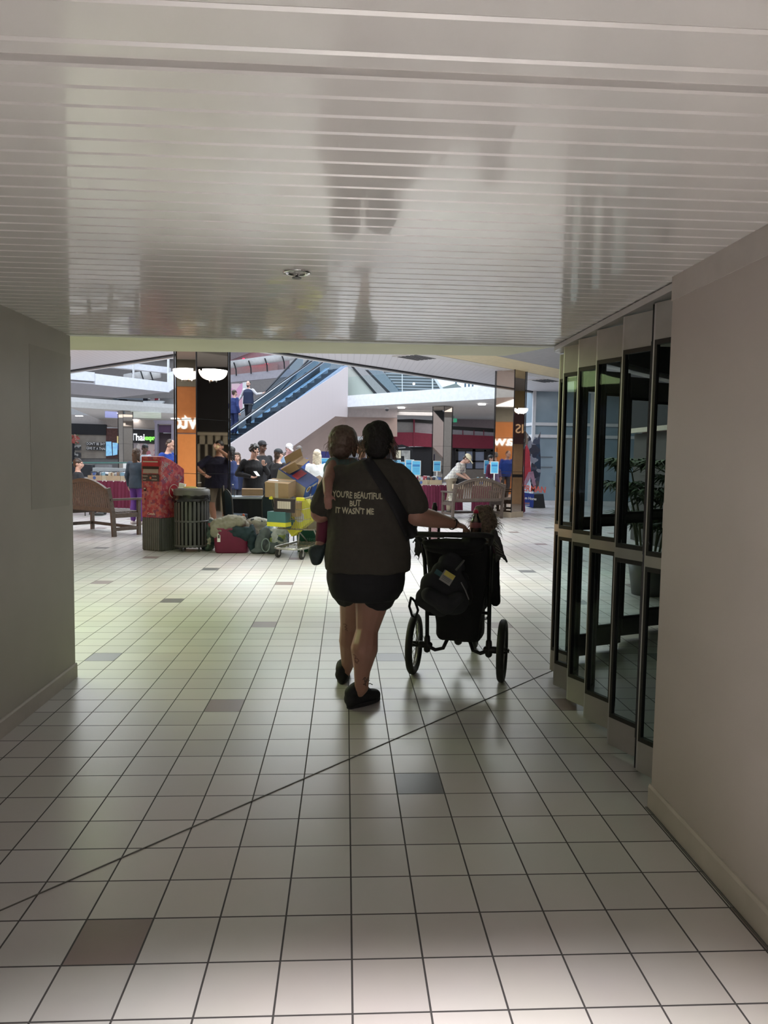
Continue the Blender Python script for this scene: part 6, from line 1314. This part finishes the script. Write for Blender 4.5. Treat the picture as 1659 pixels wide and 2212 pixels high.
MB().box((-.12,-.285,.962),(.12,.03,.006)).build('console_trim', mat('grey_trim', (.35,.35,.33), .4), sb); MB().box((.02,-.30,.968),(.09,.03,.006)).build('console_trim', MATS['grey_trim'], sb); MB().tube([(.17,-.33,.985),(.20,-.31,.97),(.21,-.28,.955)],.006,6).build('console_trim', MATS['grey_trim'], sb, True)
MB().box((.02,.60,.20),(.16,.10,.02)).build('footrest', blkt, sb, bevel=.006); T = MB(); T.cap((-.04,.30,.17),(-.03,.30,.24),.03,.035); T.build('brake_housing', blkt, sb, True)
# folded canopy hanging out on both sides
can = mat('grey_green_canopy', (.045,.045,.042), .8, var=.4, scale=14)
def rag(name, pts, Y, th, m__):
    P_ = [g(px,py,Y) for px, py in pts]; q = MB(); q.prism([tuple(p) for p in P_], tuple(SI.to_3x3()@Vector((0,th,0)))); o = q.build(name, m__, sb, bevel=.004); return o
T = MB()
for (x0_,y0_),(x1_,y1_),r_ in (((912,1160),(900,1176),.022),((906,1172),(897,1190),.020),((913,1180),(903,1198),.018),((900,1192),(894,1204),.009),((906,1196),(904,1208),.009),((918,1165),(921,1190),.02),((897,1165),(892,1172),.008)): T.cap(g(x0_,y0_,2.40), g(x1_,y1_,2.40), r_, r_*.6, fl=(1,.6))
blob(T, 'canopy_fold', can, sb, .0055, 1, .012, .05)
T = MB()
for (x0_,y0_),(x1_,y1_),r_ in (((1067,1150),(1078,1176),.022),((1074,1165),(1086,1196),.022),((1083,1190),(1095,1214),.013),((1070,1175),(1078,1208),.022),((1075,1200),(1072,1214),.016),((1086,1200),(1088,1208),.012)): T.cap(g(x0_,y0_,2.34), g(x1_,y1_,2.34), r_, r_*.55, fl=(1,.6))
blob(T, 'canopy_fold', can, sb, .0055, 1, .012, .05)
q = MB()
for k in range(5): q.tube([g(1066+k*2,1166+k*8,2.30), g(1078+k*3,1180+k*6,2.30)], .002, 4)
q.build('canopy_stripes', mat('pale_piping', (.22,.22,.19), .7), sb)
MB().tube([g(914,1162,2.36),g(918,1180,2.36),g(923,1200,2.37),g(926,1225,2.39)],.008,8).build('canopy_rod', mat('grey_rod', (.12,.12,.12), .4, .4), sb, True)
# backpack on the seat back
bkm = mat('charcoal_backpack', (.024,.026,.030), .85, bump=.15)
bp = thing('backpack', 'charcoal backpack with a yellow label slung on the back of the stroller', 'backpack', (.72,2.48,0), R_(-17.3)); YB = 2.20
def h3(px, py, Y=YB): return SI@at(px,py,Y=Y)
T = MB()
for (x0_,y0_,r0_),(x1_,y1_,r1_) in (((965,1215,.055),(985,1225,.06)),((960,1240,.085),(985,1255,.085)),((935,1265,.085),(975,1295,.10)),((918,1290,.062),(950,1310,.07)),((980,1270,.085),(985,1300,.08)),((975,1200,.035),(990,1215,.04)),((905,1300,.03),(925,1312,.035))):
    T.cap(h3(x0_,y0_), h3(x1_,y1_), r0_, r1_, fl=(1,1))
for v in T.v: pass
c0 = h3(960,1265); 
for i, v in enumerate(T.v): v.y = c0.y+.0+(v.y-c0.y)*.62
blob(T, 'pack_body', bkm, bp, .006, 5, .012, .12)
T = MB(); T.cap(h3(925,1285,2.12), h3(965,1308,2.12), .045, .055); T.cap(h3(965,1308,2.12), h3(990,1290,2.12), .05, .04); blob(T, 'front_pocket', bkm, bp, .006, 4, .01, .1)
MB().tube([h3(1003,1210,2.12),h3(985,1232,2.10)],.007,6).build('zip_pull', mat('grey_webbing', (.10,.10,.10), .7), bp, True)
MB().tube([h3(1000,1235,2.14),h3(1014,1262,2.16),h3(1018,1290,2.2),h3(1012,1305,2.24)],.012,8).build('shoulder_strap', fab, bp, True)
MB().tube([h3(888,1290,2.22),h3(884,1310,2.24),h3(890,1330,2.26),h3(898,1334,2.26),h3(903,1318,2.25),h3(897,1300,2.22),h3(890,1292,2.22)],.008,8).build('hanging_loop', fab, bp, True)
MB().tube([h3(996,1258,2.10),h3(1005,1275,2.11),h3(1013,1295,2.13)],.004,6).build('reflective_edge', mat('reflective_grey', (.22,.22,.22), .5), bp)
cl_ = h3(966,1248,2.075); Rt = Euler((0,R_(30),0)).to_matrix(); lb = MB(); lb.box(cl_,(.075,.006,.070),R=Rt); lb.build('label_card', mat('grey_label', (.28,.28,.26), .6), bp); MB().box(cl_+Rt@Vector((.004,-.004,.022)),(.066,.003,.030),R=Rt).build('yellow_patch', mat('yellow_label', (.60,.52,.10), .5), bp)
q = MB()
for k in range(3): q.box(cl_+Rt@Vector((0,-.0045,-.002-.009*k)),(.055,.002,.003),R=Rt)
q.build('small_print', mat('dim_print', (.12,.12,.12), .6), bp); MB().box(h3(948,1238,2.10),(.05,.006,.03),R=Rt).build('teal_tab', mat('teal_tab', (.03,.09,.10), .7), bp)
# bottles in the console
def bottle(label, px, py, Y, capm, cap_h, sc=1., liquid=None):
    t = thing('drink_bottle', label, 'bottle', at(px,py,Y=Y)); t.scale = (sc,)*3
    MB().lathe([(0,-.20),(.032,-.20),(.036,-.18),(.036,-.09),(.033,-.06),(.020,-.025),(.014,-.015),(.014,0)],n=24).build('bottle_wall', glass('bottle_plastic', (.88,.9,.9), .45, .12), t, True)
    MB().lathe([(0,-.195),(.030,-.195),(.033,-.175),(.033,-.085),(.0,-.085)],n=24).build('drink', glass('pale_drink', (.75,.60,.60), .1, .1), t, True)
    MB().lathe([(.036,-.095),(.0368,-.093),(.0368,-.065),(.0345,-.062)],n=24).build('label_band', liquid or paper, t, True)
    m_ = MB(); m_.lathe([(0,-.004),(.0165,-.004),(.0165,cap_h*.5),(.014,cap_h*.55),(.010,cap_h),(0,cap_h)],n=20); m_.build('cap', capm, t, True); return t
bottle('clear bottle with red cap standing in the stroller console', 1028, 1107, 2.30, mat('red_cap', (.45,.02,.06), .4), .020, 1.0, mat('rose_label', (.35,.12,.14), .5))
bottle('clear sports bottle with tall black cap beside the forearm of the woman', 939, 1102, 2.34, black, .045, 1.05, mat('plum_label', (.20,.09,.10), .5))
# child in the stroller: back of a frizzy blonde head above the seat
ch = thing('person', 'child with frizzy light brown hair sitting in the stroller, seen from behind', 'person', (0,0,0)); B = MB(); YC = 2.62
B.ell(at(1046,1128,Y=YC), (.075,.085,.085)); B.cap(at(1046,1140,Y=YC), at(1046,1170,Y=YC), .035, .035); B.loft([(at(1044,1250,Y=YC+.02),.09,.08),(at(1045,1200,Y=YC),.10,.075),(at(1046,1172,Y=YC),.085,.06),(at(1046,1164,Y=YC),.04,.04)])
c_ = at(1046,1135,Y=YC)
for sx in (-1,1): s0_ = at(1046+sx*28,1178,Y=YC); B.cap(s0_, s0_+Vector((sx*.01,.10,-.14)), .032, .028); B.cap(s0_+Vector((sx*.01,.10,-.14)), s0_+Vector((-sx*.02,.24,-.16)), .028, .02); hand(B, s0_+Vector((-sx*.02,.24,-.16)), Vector((0,1,0)), Vector((0,0,-1)), .6, .4, sx); B.ell(c_+Vector((sx*.074,.0,.0)), (.008,.016,.024))
hb_ = at(1044,1252,Y=YC+.02)
for sx in (-1,1): B.cap(hb_+Vector((sx*.05,.02,0)), hb_+Vector((sx*.06,.24,.02)), .055, .042); B.cap(hb_+Vector((sx*.06,.24,.02)), hb_+Vector((sx*.06,.30,-.20)), .04, .028); B.cap(hb_+Vector((sx*.06,.30,-.21)), hb_+Vector((sx*.06,.38,-.22)), .026, .022)
blob(B, 'body', mat('child_skin', (.45,.26,.20), .5), ch, .007, 3)
T = MB(); T.loft([(at(1044,1252,Y=YC+.02),.10,.09),(at(1045,1200,Y=YC),.11,.085),(at(1046,1172,Y=YC),.095,.07),(at(1046,1164,Y=YC),.045,.045)]); blob(T, 'shirt', mat('plum_shirt', (.12,.04,.07), .8), ch, .009, 3)
fz = mat('frizzy_hair', (.19,.135,.105), .6, var=.4, scale=70, bump=.6); T = MB(); T.ell(at(1046,1126,Y=YC-.0), (.088,.095,.098)); T.ell(at(1036,1105,Y=YC-.02), (.040,.045,.045)); T.ell(at(1052,1105,Y=YC-.02), (.04,.045,.045)); T.cap(at(1052,1135,Y=YC-.05), at(1058,1165,Y=YC-.05), .055, .04); T.cap(at(1030,1135,Y=YC-.04), at(1034,1160,Y=YC-.04), .045, .035)
blob(T, 'hair', fz, ch, .006, 1, .016, .025); m_ = MB(); random.seed(31)
for k in range(420):
    q = random.uniform(0,6.283); r_ = random.uniform(.05,.095); a = c_+Vector((math.cos(q)*r_, random.uniform(-.08,.05), math.sin(q)*r_+.02)); ou = Vector((math.cos(q),random.uniform(-.4,.2),math.sin(q)*.8-.35)); L_h = random.uniform(.02,.055); b = a+ou*L_h; b.z -= random.uniform(0,.05)
    m_.tube([a, a.lerp(b,.5)+Vector((random.uniform(-.008,.008),0,random.uniform(-.006,.01))), b], [.0013,.001,.0004], 3)
m_.build('frizz', mat('pale_frizz', (.36,.27,.21), .5), ch)
# ---- finish: the grown surfaces become plain meshes
bpy.context.view_layer.update(); _dg = bpy.context.evaluated_depsgraph_get(); _new = []
for o in BLOBS: _new.append(bpy.data.meshes.new_from_object(o.evaluated_get(_dg)))
for o, me in zip(BLOBS, _new):
    o.modifiers.clear(); o.data = me; me.polygons.foreach_set('use_smooth', [True]*len(me.polygons))
